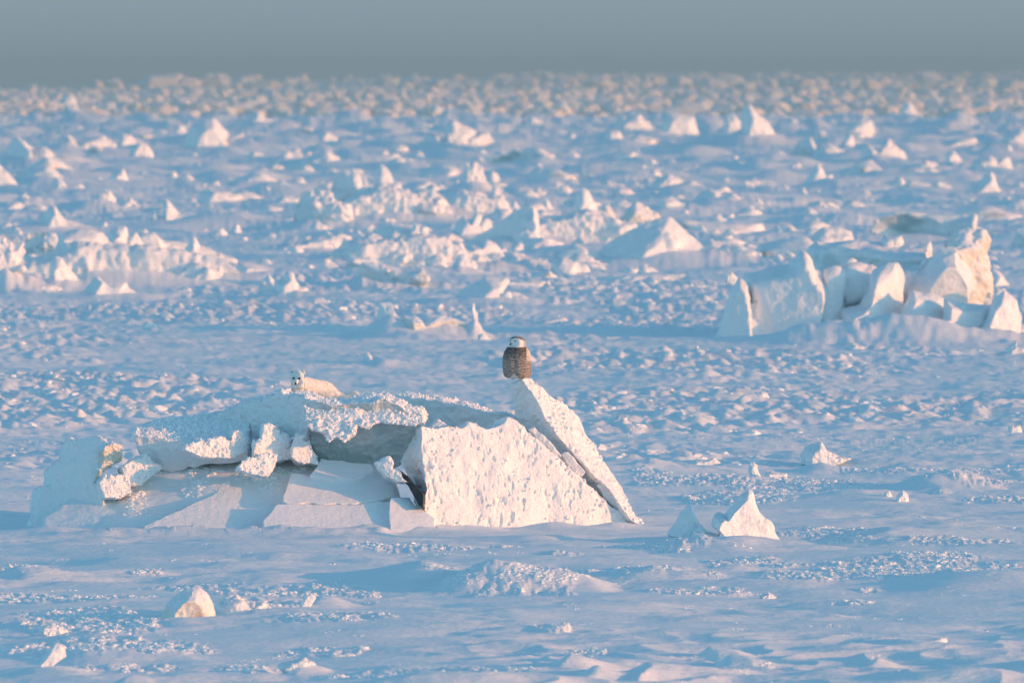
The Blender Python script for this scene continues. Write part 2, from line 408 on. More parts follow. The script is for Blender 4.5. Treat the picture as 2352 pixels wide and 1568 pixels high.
def plate(front, back, label, mat='white', vox=.022, style='std', size=.8, snow=0, pits=0, jit=2.2, crumb=0, name='ice_slab', cat='ice slab', group='slabs of the broken ice ridge'):
    """slab between two matched outlines, each point (u, v, depth from the foot of the ridge)"""
    front, back = jag(front, back, jit)
    A = [wpt(u, v, Y0 + d) for u, v, d in front]; B = [wpt(u, v, Y0 + d) for u, v, d in back]
    n = len(A); faces = [list(range(n)), list(range(2 * n - 1, n - 1, -1))]
    for i in range(n):
        j = (i + 1) % n; faces.append([i, j, n + j, n + i])
    c = sum(A + B, Vector()) / (2 * n); c.z = min(p.z for p in A + B)
    o = finish(name, A + B, faces, c, vox, size, style, mat, label, cat, group, snow, pits)
    if crumb: crust(o, crumb, .005, .036, int(c.x * 100) % 1000)
    return o
def sheet(pts, down, label, **kw):
    """tilted sheet whose top outline is given; 'down' metres thick"""
    dv = down * F / Y0
    return plate(pts, [(u, v + dv, d + .05) for u, v, d in pts], label, **kw)
def merged(name, items, kind='stuff', meshes=None, smooth=False):
    VV, FF, off = [], [], 0; cache = {}
    for x, y, z, k, wd, h, rz in items:
        if k not in cache:
            me = meshes[k]; c = np.empty(len(me.vertices) * 3, np.float32); me.vertices.foreach_get('co', c)
            me.calc_loop_triangles(); tr = np.empty(len(me.loop_triangles) * 3, np.int32); me.loop_triangles.foreach_get('vertices', tr)
            cache[k] = (c.reshape(-1, 3), tr.reshape(-1, 3))
        c, tr = cache[k]; cs, sn = math.cos(rz), math.sin(rz)
        q = np.stack([(c[:, 0] * cs - c[:, 1] * sn) * wd + x, (c[:, 0] * sn + c[:, 1] * cs) * wd + y, c[:, 2] * h + z], 1)
        VV.append(q); FF.append(tr + off); off += len(q)
    V_ = np.concatenate(VV).astype(np.float32); F_ = np.concatenate(FF).astype(np.int32)
    me = bpy.data.meshes.new(name); me.vertices.add(len(V_)); me.vertices.foreach_set('co', V_.ravel())
    me.loops.add(F_.size); me.loops.foreach_set('vertex_index', F_.ravel()); me.polygons.add(len(F_))
    me.polygons.foreach_set('loop_start', np.arange(0, F_.size, 3, dtype=np.int32))
    me.polygons.foreach_set('use_smooth', np.full(len(F_), smooth)); me.update(calc_edges=True)
    return me
def low_rock(seed):
    r3 = random.Random(seed); bm = bmesh.new()
    for _ in range(14):
        a = r3.uniform(0, 6.28); z = r3.random(); rad = math.sqrt(1 - z * z) * r3.uniform(.4, .7) + .05
        bm.verts.new((rad * math.cos(a), rad * math.sin(a), z * .9))
    for a in range(6): bm.verts.new((.55 * math.cos(a * 1.05), .5 * math.sin(a * 1.05), -.2))
    bmesh.ops.convex_hull(bm, input=bm.verts)
    bmesh.ops.delete(bm, geom=[v for v in bm.verts if not v.link_faces], context='VERTS')
    me = bpy.data.meshes.new('low_chunk'); bm.to_mesh(me); bm.free(); return me
LOW = [low_rock(300 + k) for k in range(8)]
def crust(o, count, s0, s1, seed, patch=.25, zmin=.15, scale=.18):
    """crumbs of snow frozen on to the upper sides of a slab, as a part of it"""
    me = o.data; n = len(me.vertices)
    co = np.empty(n * 3, np.float32); me.vertices.foreach_get('co', co); co = co.reshape(-1, 3).astype(np.float64)
    no = np.empty(n * 3, np.float32); me.vertices.foreach_get('normal', no); no = no.reshape(-1, 3)
    r_ = np.random.RandomState(seed)
    w_ = sm(zmin, zmin + .5, no[:, 2] + .25 * no[:, 0]) * sm(-.2, .5, vn3(co, scale, seed) + .5 * vn3(co, scale * .4, seed + 1) + patch)
    if w_.sum() < 1: return
    idx = r_.choice(n, count, p=w_ / w_.sum()); p = co[idx] + no[idx] * .003
    s_ = s0 + (s1 - s0) * r_.rand(count) ** 3
    me2 = merged('snow_crust', [(a[0], a[1], a[2] - .3 * q, int(k), q * w1, q * h1, rz) for a, q, k, w1, h1, rz in
          zip(p, s_, r_.randint(0, 8, count), r_.uniform(1, 2, count), r_.uniform(.7, 1.5, count), r_.uniform(0, 6.28, count))], meshes=LOW)
    link('snow_crust', me2, MAT['crumb'], o)
CROPS = {'V': (0, 0, 1), 'P': (49, 857.5, .3177), 'Q': (735, 826.9, .3386), 'N': (1531.2, 979.9, .349), 'Z': (637, 955.5, .1953),
         'L': (0, 428.7, .3386), 'C': (612.5, 336.9, .2604), 'D': (1041.2, 398.1, .3125), 'TL': (0, 122.5, .3386),
         'TC': (796.2, 122.5, .3386), 'TR': (1592.5, 122.5, .3229), 'R': (1592.5, 459.4, .3229), 'M': (796.2, 612.5, .1823),
         'FL': (0, 1224.9, .5), 'FR': (1176, 1224.9, .5)}
def pts(crop, s):
    ox, oy, k = CROPS[crop]
    q = [tuple(map(float, p.split(','))) for p in s.split()]
    return [(ox + a * k, oy + b_ * k) for a, b_ in q]
def block(crop, s, label, rx=.5, yaw=.32, t=.55, plat=.58, mat='white', style='std', y=None, det=46, snow=0, cat='ice block', name='ice_block', group=None, sink=.16, dy=0, basev=None, skirt=1.0, lumps=None):
    if lumps is None: lumps = 0 if crop in ('N', 'FL', 'FR', 'M', 'R', 'TL', 'TR', 'TC') else (5 if style == 'soft' else 9)
    """rock of ice: widest outline in the middle, a smaller front facet turned to the right by 'yaw', a smaller back"""
    P = pts(crop, s)
    vb = max(p[1] for p in P) if basev is None else basev
    ub = sum(p[0] for p in P) / len(P)
    if y is None: y = row_dist(vb)
    P = [(u, v) for u, v in P]
    k = y / F
    w_ = (max(p[0] for p in P) - min(p[0] for p in P)) * k; h = (vb - min(p[1] for p in P)) * k
    vmax = max(p[1] for p in P)
    T = t * min(w_, 2.2 * h + .1) ; T = max(T, .25 * h)
    yc = y + T * .6 + dy
    u0 = min(p[0] for p in P); xs = w_
    loc = []
    for u, v in P:
        X = (u - 1176) * y / F; Z = (vmax - v) * y / F
        if Z < .12 * h: Z -= sink * h + .02
        loc.append((X, Z))
    xr = (u0 - 1176) * y / F + rx * xs
    if y > 150 and crop != 'M':      # drifted snow widens the foot
        cxm = sum(p[0] for p in loc) / len(loc); wf = .10 if crop == 'R' else .28
        loc = [(cxm + (X - cxm) * (1 + wf * max(0, 1 - max(Z, 0) / h) ** 1.5), Z) for X, Z in loc]
    verts = []; n = len(loc)
    zb = min(z for _, z in loc)
    for X, Z in loc:      # front facet
        fx = xr + plat * (X - xr); verts.append(Vector((fx, -T * .6 + yaw * (fx - xr) , zb + (Z - zb) * (.35 + .62 * plat))))
    for X, Z in loc: verts.append(Vector((X, 0, Z)))
    for X, Z in loc:
        fx = xr + .6 * (X - xr); verts.append(Vector((fx, T * .55, zb + (Z - zb) * .75)))
    faces = [list(range(n)), list(range(3 * n - 1, 2 * n - 1, -1))]
    for r_ in range(2):
        for i in range(n):
            j = (i + 1) % n; faces.append([r_ * n + i, r_ * n + j, (r_ + 1) * n + j, (r_ + 1) * n + i])
    # lumps and rubble frozen on to its foot and shoulders
    rj = random.Random(int(P[0][0] * 7 + P[0][1] * 3)); hb = h if h > 0 else .1
    if lumps and w_ > .25:
        for q in range(lumps):
            i = rj.randrange(n); tq = rj.random()
            X = loc[i][0] * tq + loc[(i + 1) % n][0] * (1 - tq); Z = loc[i][1] * tq + loc[(i + 1) % n][1] * (1 - tq)
            X = xr + (X - xr) * rj.uniform(.55, .95); Z = zb + (Z - zb) * rj.uniform(.15, .78)
            s_ = (.06 + .17 * rj.random() ** 2) * min(w_, 1.6 * h)
            kv, kf = knob((X, -T * rj.uniform(.15, .6), Z), (s_ * rj.uniform(.9, 1.6), s_, s_ * rj.uniform(.7, 1.1)), rj)
            faces += [[a + len(verts) for a in f] for f in kf]; verts += kv
        for q in range(lumps // 2 + 1):
            X = (u0 - 1176) * y / F + w_ * (rj.uniform(-.12, 1.2) if w_ < 5 * h else rj.uniform(.02, .98)); s_ = rj.uniform(.06, .14) * min(w_, 2 * h)
            kv, kf = knob((X, rj.uniform(-.7, .2) * T, zb + .16 * h + .3 * s_), (s_ * rj.uniform(1., 2.2), s_, s_ * rj.uniform(.6, .9)), rj)
            faces += [[a + len(verts) for a in f] for f in kf]; verts += kv
    zg = 0.0
    xm = (ub - 1176) * y / F
    if y > 150: zg = float(ground_soft(np.array([xm]), np.array([yc]))[0])
    # keep the outline where the photo has its foot even though the foot sits on uneven snow
    z0 = HC - (vmax - HV) * y / F
    z0 = min(z0, zg + .1 * h) if y > 300 else z0
    org = Vector((xm, yc, z0))
    verts = [Vector((p.x - xm, p.y, p.z)) + org for p in verts]
    size = max(.15, min(w_, h) * .9)
    if y > 150 and skirt:
        hp = h * F / y
        _DR.append((xm - .05 * w_, yc - .1 * T, w_ * .85 + .1, max(T * 1.1, .8 * h), h * .38 * skirt, 0))
        if h > .35: _DR.append((xm + .75 * w_, yc, w_ * .8, max(T * .6, .4 * h), h * .13 * skirt, .45))
    return finish(name, verts, faces, org, max(w_, h) / det, size, style, mat, label, cat, group, snow, 0, 3 if style == 'soft' else 1)

# ------------------------------------------------------------------ ground sheet: fine where the lens looks, coarse all round
def build_ground():
    t_in = (np.linspace(-260, 2640, 1640) - 1176) / F
    a_in = np.arctan(t_in)
    a_r = a_in[-1] + np.concatenate([np.linspace(.0006, .05, 40), .05 + np.geomspace(.01, math.pi - .05 - a_in[-1], 30)])
    a_l = a_in[0] - np.concatenate([np.linspace(.0006, .05, 30), .05 + np.geomspace(.01, math.pi - .05 + a_in[0], 30)])
    ang = np.concatenate([a_l[::-1], a_in, a_r]); ang[-1] = ang[0] + 2 * math.pi
    r0 = np.geomspace(1.0, 79.5, 26)[:-1]
    v1 = np.arange(1655, 277, -1.03); r1 = KG / (v1 - HV)
    r2 = np.geomspace(r1[-1] + 8, 12000, 150)
    rr = np.concatenate([r0, r1, r2])
    na, nr = len(ang), len(rr)
    A, Rr = np.meshgrid(ang, rr)
    x = (np.sin(A) * Rr).ravel(); y = (np.cos(A) * Rr).ravel()
    z = np.empty_like(x)
    for s in range(0, len(x), 400000): z[s:s + 400000] = ground_height(x[s:s + 400000], y[s:s + 400000])
    co = np.stack([x, y, z], 1).astype(np.float32)
    i = np.arange(nr - 1)[:, None] * na + np.arange(na - 1)[None, :]
    q = np.stack([i, i + 1, i + 1 + na, i + na], -1).reshape(-1, 4)[:, ::-1].astype(np.int32)
    me = bpy.data.meshes.new('snow_ground')
    me.vertices.add(len(co)); me.vertices.foreach_set('co', co.ravel())
    me.loops.add(q.size); me.loops.foreach_set('vertex_index', q.ravel())
    me.polygons.add(len(q)); me.polygons.foreach_set('loop_start', np.arange(0, q.size, 4, dtype=np.int32))
    me.polygons.foreach_set('use_smooth', np.ones(len(q), bool))
    me.update(calc_edges=True)
    o = link('snow_ground', me, MAT['ground']); tag(o, kind='structure')
    return o

# ------------------------------------------------------------------ the broken ridge in front
def pp(crop, s, df):
    return [(u, v, df(u, v)) for u, v in pts(crop, s)]
def shift(P, du, dv, dd): return [(u + du, v + dv, d + dd) for u, v, d in P]

Af = [(1199,871,1.00),(1223,901,.98),(1246,945,.95),(1255,965,.92),(1290,1012,.85),(1350,1075,.78),(1405,1130,.70),(1446,1192,.62),(1492,1216,.75),
      (1470,1193,1.05),(1449,1159,1.25),(1426,1115,1.4),(1395,1071,1.5),(1371,1030,1.6),(1344,989,1.65),(1331,962,1.7),(1311,939,1.6),(1277,918,1.4),(1253,901,1.25),(1213,869,1.10)]
Ab = [(1171,884,1.30),(1178,925,1.35),(1186,962,1.40),(1206,990,1.45),(1236,1018,1.5),(1290,1080,1.5),(1340,1135,1.5),(1390,1205,1.5),(1430,1225,1.5)] + \
     [(u - 70, v + 8, d + .35) for u, v, d in Af[9:19]] + [(1188,873,1.35)]
plate(Af, Ab, 'tall leaning ice slab with a snowy owl perched on its tip', crumb=500, vox=.012, style='std', size=.42, pits=.03)

bd = lambda u, v: -.8 + (u - 965) * .0033 + (1215 - v) * .0014
Bs = '965,979 1006,981 1035,973 1060,984 1077,969 1114,986 1128,983 1158,973 1163,957 1185,969 1216,1000 1263,1037 1311,1078 1378,1132 1433,1186 1446,1203 1446,1228 1240,1236 1030,1240 985,1200 972,1160 978,1130 979,1115 969,1047'
Bf = pp('V', Bs, bd); Bb = shift(Bf, -26, 8, .5)
Bb[0] = (955,985,Bf[0][2]+.45); Bb[-1] = (916,1060,Bf[-1][2]+.5); Bb[-2] = (938,1100,Bf[-2][2]+.5); Bb[-3] = (962,1135,Bf[-3][2]+.4); Bb[-4] = (962,1165,Bf[-4][2]+.4)
plate(Bf, Bb, 'broad sunlit ice slab with a pitted face leaning under the tall slab', crumb=500, vox=.010, style='soft', size=.55, pits=.042)

for s_, dd, lab in [('1420,470 1450,455 1500,500 1600,600 1640,650 1600,650 1500,570', .55, 'upper snow lump in the crevice between pitted and tall slab'),
                    ('1640,640 1680,620 1740,690 1800,760 1780,790 1700,740', .72, 'middle snow lump in the crevice between pitted and tall slab'),
                    ('1880,850 1910,835 1960,910 2050,1010 2100,1090 2060,1080 1960,960', .80, 'lowest snow lump in the crevice between pitted and tall slab')]:
    plate(*(lambda f: (f, shift(f, -4, 2, .25)))(pp('Q', s_, lambda u, v: dd)), lab, vox=.009, style='crumb', size=.12)

# smooth snow covered sheets sloping down at the front
plate(*(lambda f: (f, shift(f, -2, 45, .25)))(pp('Z', '510,495 1110,570 1140,650 1000,725 640,735 380,690', lambda u, v: -.32 + (1096 - v) * .010 + (u - 780) * .0012)),
      'small smooth snow sheet highest at the front of the ridge', mat='smooth', style='sheet', vox=.010, size=.25)
plate(*(lambda f: (f, shift(f, -2, 55, .25)))(pp('Z', '160,672 380,700 640,745 1000,735 1140,690 1360,820 1400,940 1180,985 900,1035 60,1010 60,940', lambda u, v: -.80 + (1157 - v) * .0100 + (u - 760) * .0012)),
      'smooth lilac snow sheet with a step along its lower edge', mat='smooth', style='sheet', vox=.011, size=.3)
plate(*(lambda f: (f, shift(f, 0, 60, .3)))(pp('Z', '-10,1035 900,1050 1320,1000 1420,1180 1400,1480 700,1500 -140,1480 -180,1230', lambda u, v: -1.45 + (1222 - v) * .0095 + (u - 750) * .0012)),
      'lowest smooth snow sheet at the foot of the ridge', mat='smooth', style='sheet', vox=.012, size=.3)
plate(*(lambda f: (f, shift(f, 10, 60, .3)))(pp('Z', '1340,955 1550,960 1650,1070 1850,1200 1890,1440 1500,1470 1340,1400 1310,1130', lambda u, v: -1.34 + (1215 - v) * .0078 + (u - 893) * .0022)),
      'pale upright chip of crusted snow throwing a shadow to its left', mat='smooth', style='sheet', vox=.008, size=.25)
plate(*(lambda f: (f, shift(f, 0, 60, .3)))(pp('V', '530,1090 548,1066 600,1052 663,1084 644,1148 600,1172 597,1210 560,1250 320,1250 330,1207 412,1172 495,1130', lambda u, v: -1.35 + (1222 - v) * .0110 + (u - 600) * .0008)),
      'grainy snow sheet between two cracks left of the stepped sheet', mat='smooth', style='sheet', vox=.012, size=.35)
plate(*(lambda f: (f, shift(f, 0, 70, .3)))(pp('V', '405,1082 470,1068 540,1058 526,1092 490,1132 408,1174 320,1250 90,1255 100,1190 170,1140 260,1120 330,1100', lambda u, v: -1.40 + (1222 - v) * .0115 + (540 - u) * .0011)),
      'long shaded snow sheet sloping down to the left end of the ridge', mat='smooth', style='sheet', vox=.013, size=.5)
# near-black wedge added in the crack, standing in for its deep shade
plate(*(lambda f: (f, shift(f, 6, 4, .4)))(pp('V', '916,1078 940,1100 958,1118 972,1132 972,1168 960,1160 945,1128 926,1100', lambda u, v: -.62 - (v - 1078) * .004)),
      'dark wedge added as deep shade in the crack beside the pitted slab', mat='dark', style='soft', vox=.008, size=.12, name='crack_shade', cat='painted shade')

# left end
plate(*(lambda f: (f, shift(f, -16, 10, .35)))(pp('P', '340,462 420,482 500,470 560,457 600,490 645,520 640,600 590,690 530,790 590,880 600,1010 620,1260 300,1270 60,1250 -10,1215 40,1120 120,1000 140,820 205,810 210,680 300,600',
      lambda u, v: -.45 + (240 - u) * .0030 + (1215 - v) * .0012)), 'big shaded ice block at the left end of the ridge', crumb=900, vox=.013, style='std', size=.6, pits=.02)
plate(*(lambda f: (f, shift(f, -22, 6, .35)))(pp('P', '600,530 650,508 712,512 730,580 722,630 660,655 600,690 535,785 560,700 590,620',
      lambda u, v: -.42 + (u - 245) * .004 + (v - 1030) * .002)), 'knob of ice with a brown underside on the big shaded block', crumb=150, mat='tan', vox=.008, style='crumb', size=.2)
plate(*(lambda f: (f, shift(f, -10, 4, .3)))(pp('P', '720,690 760,650 860,615 910,588 935,630 1000,690 960,735 905,765 860,800 790,800 745,760',
      lambda u, v: -.40 + (u - 300) * .003)), 'pointed lump of ice on the snow slope near the left block', crumb=250, mat='white', vox=.008, style='crumb', size=.22, snow=.02)
plate(*(lambda f: (f, shift(f, -10, 4, .3)))(pp('P', '560,790 600,745 680,760 720,730 780,800 790,870 720,900 600,900',
      lambda u, v: -.62 + (u - 250) * .003)), 'low crumbled snow heap below the brown underside', crumb=300, mat='white', vox=.008, style='crumb', size=.2)
# middle plate and the lumps in front of it
Gf = pp('P', '812,440 1000,465 1180,505 1400,525 1625,480 1640,620 1280,665 1090,712 1030,700 940,640 860,572', lambda u, v: -.15 + (v - 1000) * .0035)
Gb = pp('P', '850,385 1000,345 1250,305 1450,270 1655,240 1690,620 1300,660 1110,700 1050,690 960,640 880,560', lambda u, v: 1.15 - (v - 940) * .004)
plate(Gf, Gb, 'thick pale ice plate with shaded snowy top left of the crack', crumb=3000, mat='white', vox=.012, style='std', size=.45, snow=.02)
plate(*(lambda f: (f, shift(f, -6, 4, .35)))(pp('P', '1180,545 1230,520 1290,475 1335,495 1400,470 1460,448 1515,490 1525,425 1560,410 1600,440 1635,500 1640,560 1500,605 1280,600',
      lambda u, v: -.45 + (u - 490) * .0035)), 'crumbly sunlit heap of ice on the edge of the grey plate', crumb=700, vox=.008, style='crumb', size=.3)
plate(*(lambda f: (f, shift(f, -6, 4, .4)))(pp('P', '1678,600 1690,505 1740,480 1752,370 1800,385 1850,378 1865,430 1930,455 1965,500 1950,600 1830,640',
      lambda u, v: -.30 + (u - 610) * .0045)), 'sunlit upright clump of ice right of the dark vertical crack', crumb=600, vox=.008, style='crumb', size=.3)
plate(*(lambda f: (f, shift(f, -4, 4, .3)))(pp('P', '1955,600 1965,500 1990,450 2030,450 2025,495 2070,490 2075,545 2130,610 2150,660 2010,650',
      lambda u, v: -.25 + (u - 680) * .003)), 'small notched snow clump left of the overhanging block', crumb=250, vox=.008, style='crumb', size=.22)
plate(*(lambda f: (f, shift(f, -4, 6, .25)))(pp('P', '1560,690 1600,640 1700,600 1760,585 1850,590 1830,650 1780,740 1700,735 1640,720',
      lambda u, v: -.75 + (u - 560) * .003)), 'spiky patch of snow crumbs on the front slope', crumb=400, vox=.008, style='crumb', size=.2)
# ridge below the fox
plate(*(lambda f: (f, shift(f, 16, -2, .7)))(pp('P', '1340,560 1395,320 1640,205 1700,192 1830,168 1850,132 1885,128 1895,175 1990,162 2050,178 2090,300 2060,470 1960,590 1690,600 1640,560 1620,420 1540,360',
      lambda u, v: .25 + (650 - u) * .004)), 'shaded snowy ice ridge directly below the white fox', crumb=3500, vox=.010, style='crumb', size=.5, snow=.01)
Jf = [(697,914,.0),(715,922,-.05),(760,932,-.1),(790,934,-.1),(800,928,-.05),(835,924,-.05),(850,930,-.08),(880,917,-.05),(925,938,-.02),(955,957,.0),(968,978,.0),(955,1005,.1),(925,1060,.35),(905,1075,.4),(850,1075,.4),(790,1062,.4),(735,1052,.35),(712,1015,.2),(700,965,.0)]
plate(Jf, shift(Jf, 6, -10, 1.2), 'overhanging ice block with grey undercut behind the smooth sheets', crumb=1500, mat='teal', vox=.010, style='std', size=.5, snow=.03)
plate(*(lambda f: (f, shift(f, 4, -4, .7)))(pp('Q', '-120,268 -60,262 20,300 80,285 150,305 200,300 270,278 330,262 390,250 420,262 460,292 560,325 640,345 685,352 700,420 650,445 540,440 420,420 360,440 330,470 260,440 200,520 160,560 120,520 60,560 20,500 -60,480 -100,400',
      lambda u, v: -.22 + (u - 700) * .0008 + (960 - v) * .006)), 'lumpy sunlit snow capping the overhanging block', crumb=2500, vox=.008, style='crumb', size=.35, snow=.02)
plate(*(lambda f: (f, shift(f, 30, -6, .8)))(pp('Q', '490,255 560,250 660,265 800,275 900,310 1010,345 1140,370 1240,368 1330,400 1340,560 900,520 640,420 540,330',
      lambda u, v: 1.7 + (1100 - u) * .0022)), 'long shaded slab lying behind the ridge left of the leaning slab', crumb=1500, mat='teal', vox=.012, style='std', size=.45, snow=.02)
for s_, dd, lab in [('760,450 800,405 860,440 830,470 780,480', -.1, 'small snow lump on the top corner of the pitted slab'),
                    ('960,470 1000,418 1060,430 1110,470 1040,490', .15, 'small peaked snow lump on the top edge of the pitted slab'),
                    ('380,690 420,670 470,655 495,690 490,740 540,780 600,830 520,830 450,790 400,750', -.75, 'snow lump wedged at the top of the dark crack')]:
    plate(*(lambda f: (f, shift(f, -4, 2, .25)))(pp('Q', s_, lambda u, v: dd)), lab, vox=.008, style='crumb', size=.16)

# ------------------------------------------------------------------ every other block of ice, read off the photo
exec_blocks = []
def BL(crop, s, label, **k): block(crop, s, label, **k)
G1, G2 = 'ice blocks in the foreground', 'ice blocks standing on the frozen sea'
BL('N', '545,408 570,425 590,480 605,540 640,610 692,642 715,700 750,740 820,800 700,800 540,762 440,748 350,700 300,645 315,590 350,568 380,580 430,510 500,440', 'pointed sunlit ice shard standing right of the ridge', t=.4, rx=.42, yaw=.55, plat=.8, style='std', y=109.0, det=75, group=G1, basev=1250)
BL('N', '150,512 170,530 200,600 235,650 300,712 120,745 0,712 60,640 90,570', 'low shaded ice chip just left of the pointed shard', t=.5, rx=.7, yaw=.1, y=109.3, det=60, group=G1)
BL('N', '250,690 235,650 180,690 150,725 330,735 360,710', 'small snow wedge at the foot of the pointed shard', t=.6, y=109.0, det=40, group=G1)
BL('N', '890,225 880,190 910,140 960,110 1020,95 1050,125 1060,150 1150,190 1240,215 1100,232 960,240', 'knobbly round snow lump with a tail to the right', style='crumb', t=.6, det=60, group=G1)
BL('N', '540,270 540,240 575,232 600,255 600,290 640,330 590,340 540,300', 'little snow stub topped by a knob', style='crumb', det=36, group=G1)
BL('N', '640,330 650,300 700,295 800,310 800,335 700,345', 'flat crumbled snow block beside the little stub', style='crumb', det=36, group=G1)
BL('N', '1505,490 1520,450 1560,418 1590,450 1600,500 1550,505', 'small smooth ice tooth on the right hand drift', t=.5, style='soft', det=36, group=G1)
BL('N', '1430,470 1440,430 1470,425 1505,480 1470,490', 'small crumb lump left of the ice tooth', style='crumb', det=34, group=G1)
BL('N', '110,250 180,228 240,225 320,205 365,242 260,252', 'low rounded snow hump below the crusty mound', style='soft', det=44, group=G1)
BL('N', '2250,30 2250,-10 2330,-10 2350,35', 'small bright snow block at the right edge', style='crumb', det=34, group=G1)
BL('FL', '720,400 760,330 810,280 850,258 910,256 950,290 970,330 985,380 980,405 900,412 800,415', 'rounded yellowish snow boulder in the left foreground', mat='tan', style='soft', t=.7, rx=.55, yaw=.3, det=70, group=G1, basev=1434)
BL('FL', '985,400 990,330 1020,290 1080,285 1140,320 1180,330 1210,320 1260,365 1290,385 1180,400', 'low crumbled snow heap right of the rounded boulder', style='crumb', t=.6, det=70, group=G1)
BL('FL', '1350,355 1400,280 1440,275 1450,300 1400,350', 'thin slanting snow plate sticking up from a drift', t=.3, style='soft', det=44, group=G1)
BL('FL', '150,630 180,580 250,510 290,520 300,570 240,610 190,640', 'slanting snow plate in the lower left corner', t=.5, rx=.3, style='soft', det=54, group=G1)
BL('FL', '480,690 560,670 650,655 750,655 765,700 600,715', 'flat snow block cut by the bottom edge', style='soft', y=85.5, det=44, group=G1)
BL('FL', '1270,615 1330,590 1400,572 1450,610 1400,632 1320,635', 'low pale snow block near the bottom edge', style='crumb', det=44, group=G1)
BL('FL', '165,455 175,420 240,415 310,455 250,468', 'low snow lump on the crust at the far left', style='crumb', det=40, group=G1)
BL('FL', '25,185 30,140 60,160 120,185 80,195', 'small snow peak at the left edge', style='crumb', det=36, group=G1)
BL('FL', '1645,62 1680,36 1740,50 1745,66 1700,72', 'small crumb cluster below the chip of crusted snow', style='crumb', det=36, group=G1)
BL('FR', '1135,295 1160,272 1185,270 1220,296 1180,300', 'lonely snow crumb on the smooth lower right snow', style='crumb', det=32, group=G1)
BL('FR', '1860,500 1920,488 2000,482 2010,503 1930,512', 'small flat snow block at lower right', style='soft', det=34, group=G1)

# right hand ridge
GR = 'blocks of the right hand ice ridge'
R0 = row_dist(775)
RB = lambda s, lab, dd=0., **k: BL('R', s, lab, y=R0 + dd, group=GR, basev=775, skirt=0, **dict(dict(plat=.8, t=.75), **k))
RB('200,985 290,740 400,600 820,480 960,520 1080,500 1280,540 1520,520 1700,420 1960,560 2130,660 2320,985', 'snow packed core between the blocks of the right ridge', dd=1.0, style='crumb', plat=.9, t=.25, det=110, lumps=8)
RB('150,985 230,800 270,640 330,560 380,590 410,780 430,985', 'shaded ice pillar at the left end of the right ridge', rx=.7, yaw=-.3, mat='white')
RB('370,530 450,520 640,480 700,460 790,378 830,440 850,512 930,590 945,650 905,800 850,930 600,980 440,980 400,760', 'big smooth shaded block with a snow horn on top', rx=.85, yaw=-.22, plat=.8, style='std', det=60)
RB('940,500 1020,462 1090,490 1082,640 1070,780 1060,900 920,900 900,780 945,640', 'narrow pale block right of the horned block', dd=.4, style='soft')
RB('1085,800 1200,750 1260,670 1290,510 1400,450 1470,438 1515,530 1512,700 1495,930 1100,930', 'tall sunlit fin with a curved left side', dd=-.2, rx=.5, yaw=.8, plat=.7, style='soft', det=60)
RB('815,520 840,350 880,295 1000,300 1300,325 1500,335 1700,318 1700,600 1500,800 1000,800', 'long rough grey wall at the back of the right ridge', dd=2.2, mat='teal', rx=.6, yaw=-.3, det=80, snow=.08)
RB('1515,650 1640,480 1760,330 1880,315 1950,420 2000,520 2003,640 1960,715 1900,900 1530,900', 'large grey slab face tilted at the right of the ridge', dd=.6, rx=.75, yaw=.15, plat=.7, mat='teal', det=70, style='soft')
RB('1785,300 1870,240 1950,223 2085,235 2112,290 2085,360 2122,420 2112,500 2140,600 2150,900 1960,900 1950,420', 'stained yellow tower of ice at the top right', dd=1.4, mat='tan', style='crumb', rx=.5, yaw=.6, det=64)
RB('1500,790 1560,645 1680,665 1790,700 1805,815 1790,960 1500,960', 'sunlit block under the grey slab face', dd=-.5, rx=.4, yaw=.6, plat=.7)
RB('1790,705 1960,738 2125,750 2135,880 2020,980 1800,960', 'sunlit cracked block low in the right ridge', dd=-.9, rx=.4, yaw=.6, plat=.7)
RB('2030,985 2080,880 2150,705 2225,645 2310,720 2345,850 2310,985', 'sunlit block at the right end of the ridge by the frame edge', dd=-1.2, rx=.4, yaw=.6, plat=.65)
RB('2130,740 2145,640 2220,620 2250,700 2200,760', 'small round knob between tower and end block', dd=.2, style='crumb')
RB('870,300 890,240 950,236 1005,292 940,320', 'bright snow lump at the left of the back wall', dd=3.0, style='crumb', det=34)
RB('1090,292 1120,228 1200,240 1265,268 1200,310', 'bright flat snow lump in the middle of the back wall', dd=3.2, style='crumb', det=34)
RB('1330,335 1360,265 1480,262 1522,320 1480,355', 'rounded bright snow lump right on the back wall', dd=3.2, style='crumb', det=34)
BL('R', '1205,215 1300,120 1480,78 1650,105 2030,98 2010,190 1975,265 1500,292 1300,250', 'shaded long dome of ice behind the right ridge', rx=.9, yaw=-.6, mat='teal', det=60)
BL('R', '2270,300 2310,210 2420,190 2430,370 2310,350', 'shaded ice block cut by the right edge behind the ridge', rx=.8, yaw=-.4, mat='teal')
BL('R', '225,575 225,520 280,515 318,560 290,590', 'small lit lump left of the horned block', y=R0 + 12, style='crumb', det=32)
BL('R', '515,505 580,458 620,492 580,520', 'small lit lump left of the snow horn', y=R0 + 4, style='crumb', det=32)
BL('R', '480,285 600,178 700,245 770,285', 'low smooth snow cone left of the shaded dome', style='soft')
BL('R', '1080,1060 1130,1018 1200,1040 1300,1066', 'small crumbly lump in front of the right ridge', style='crumb', det=34)
BL('R', '2200,1130 2230,1060 2310,1000 2270,1060 2380,1040 2380,1140', 'forked ice splinters at the right edge below the ridge', style='crumb', det=44)
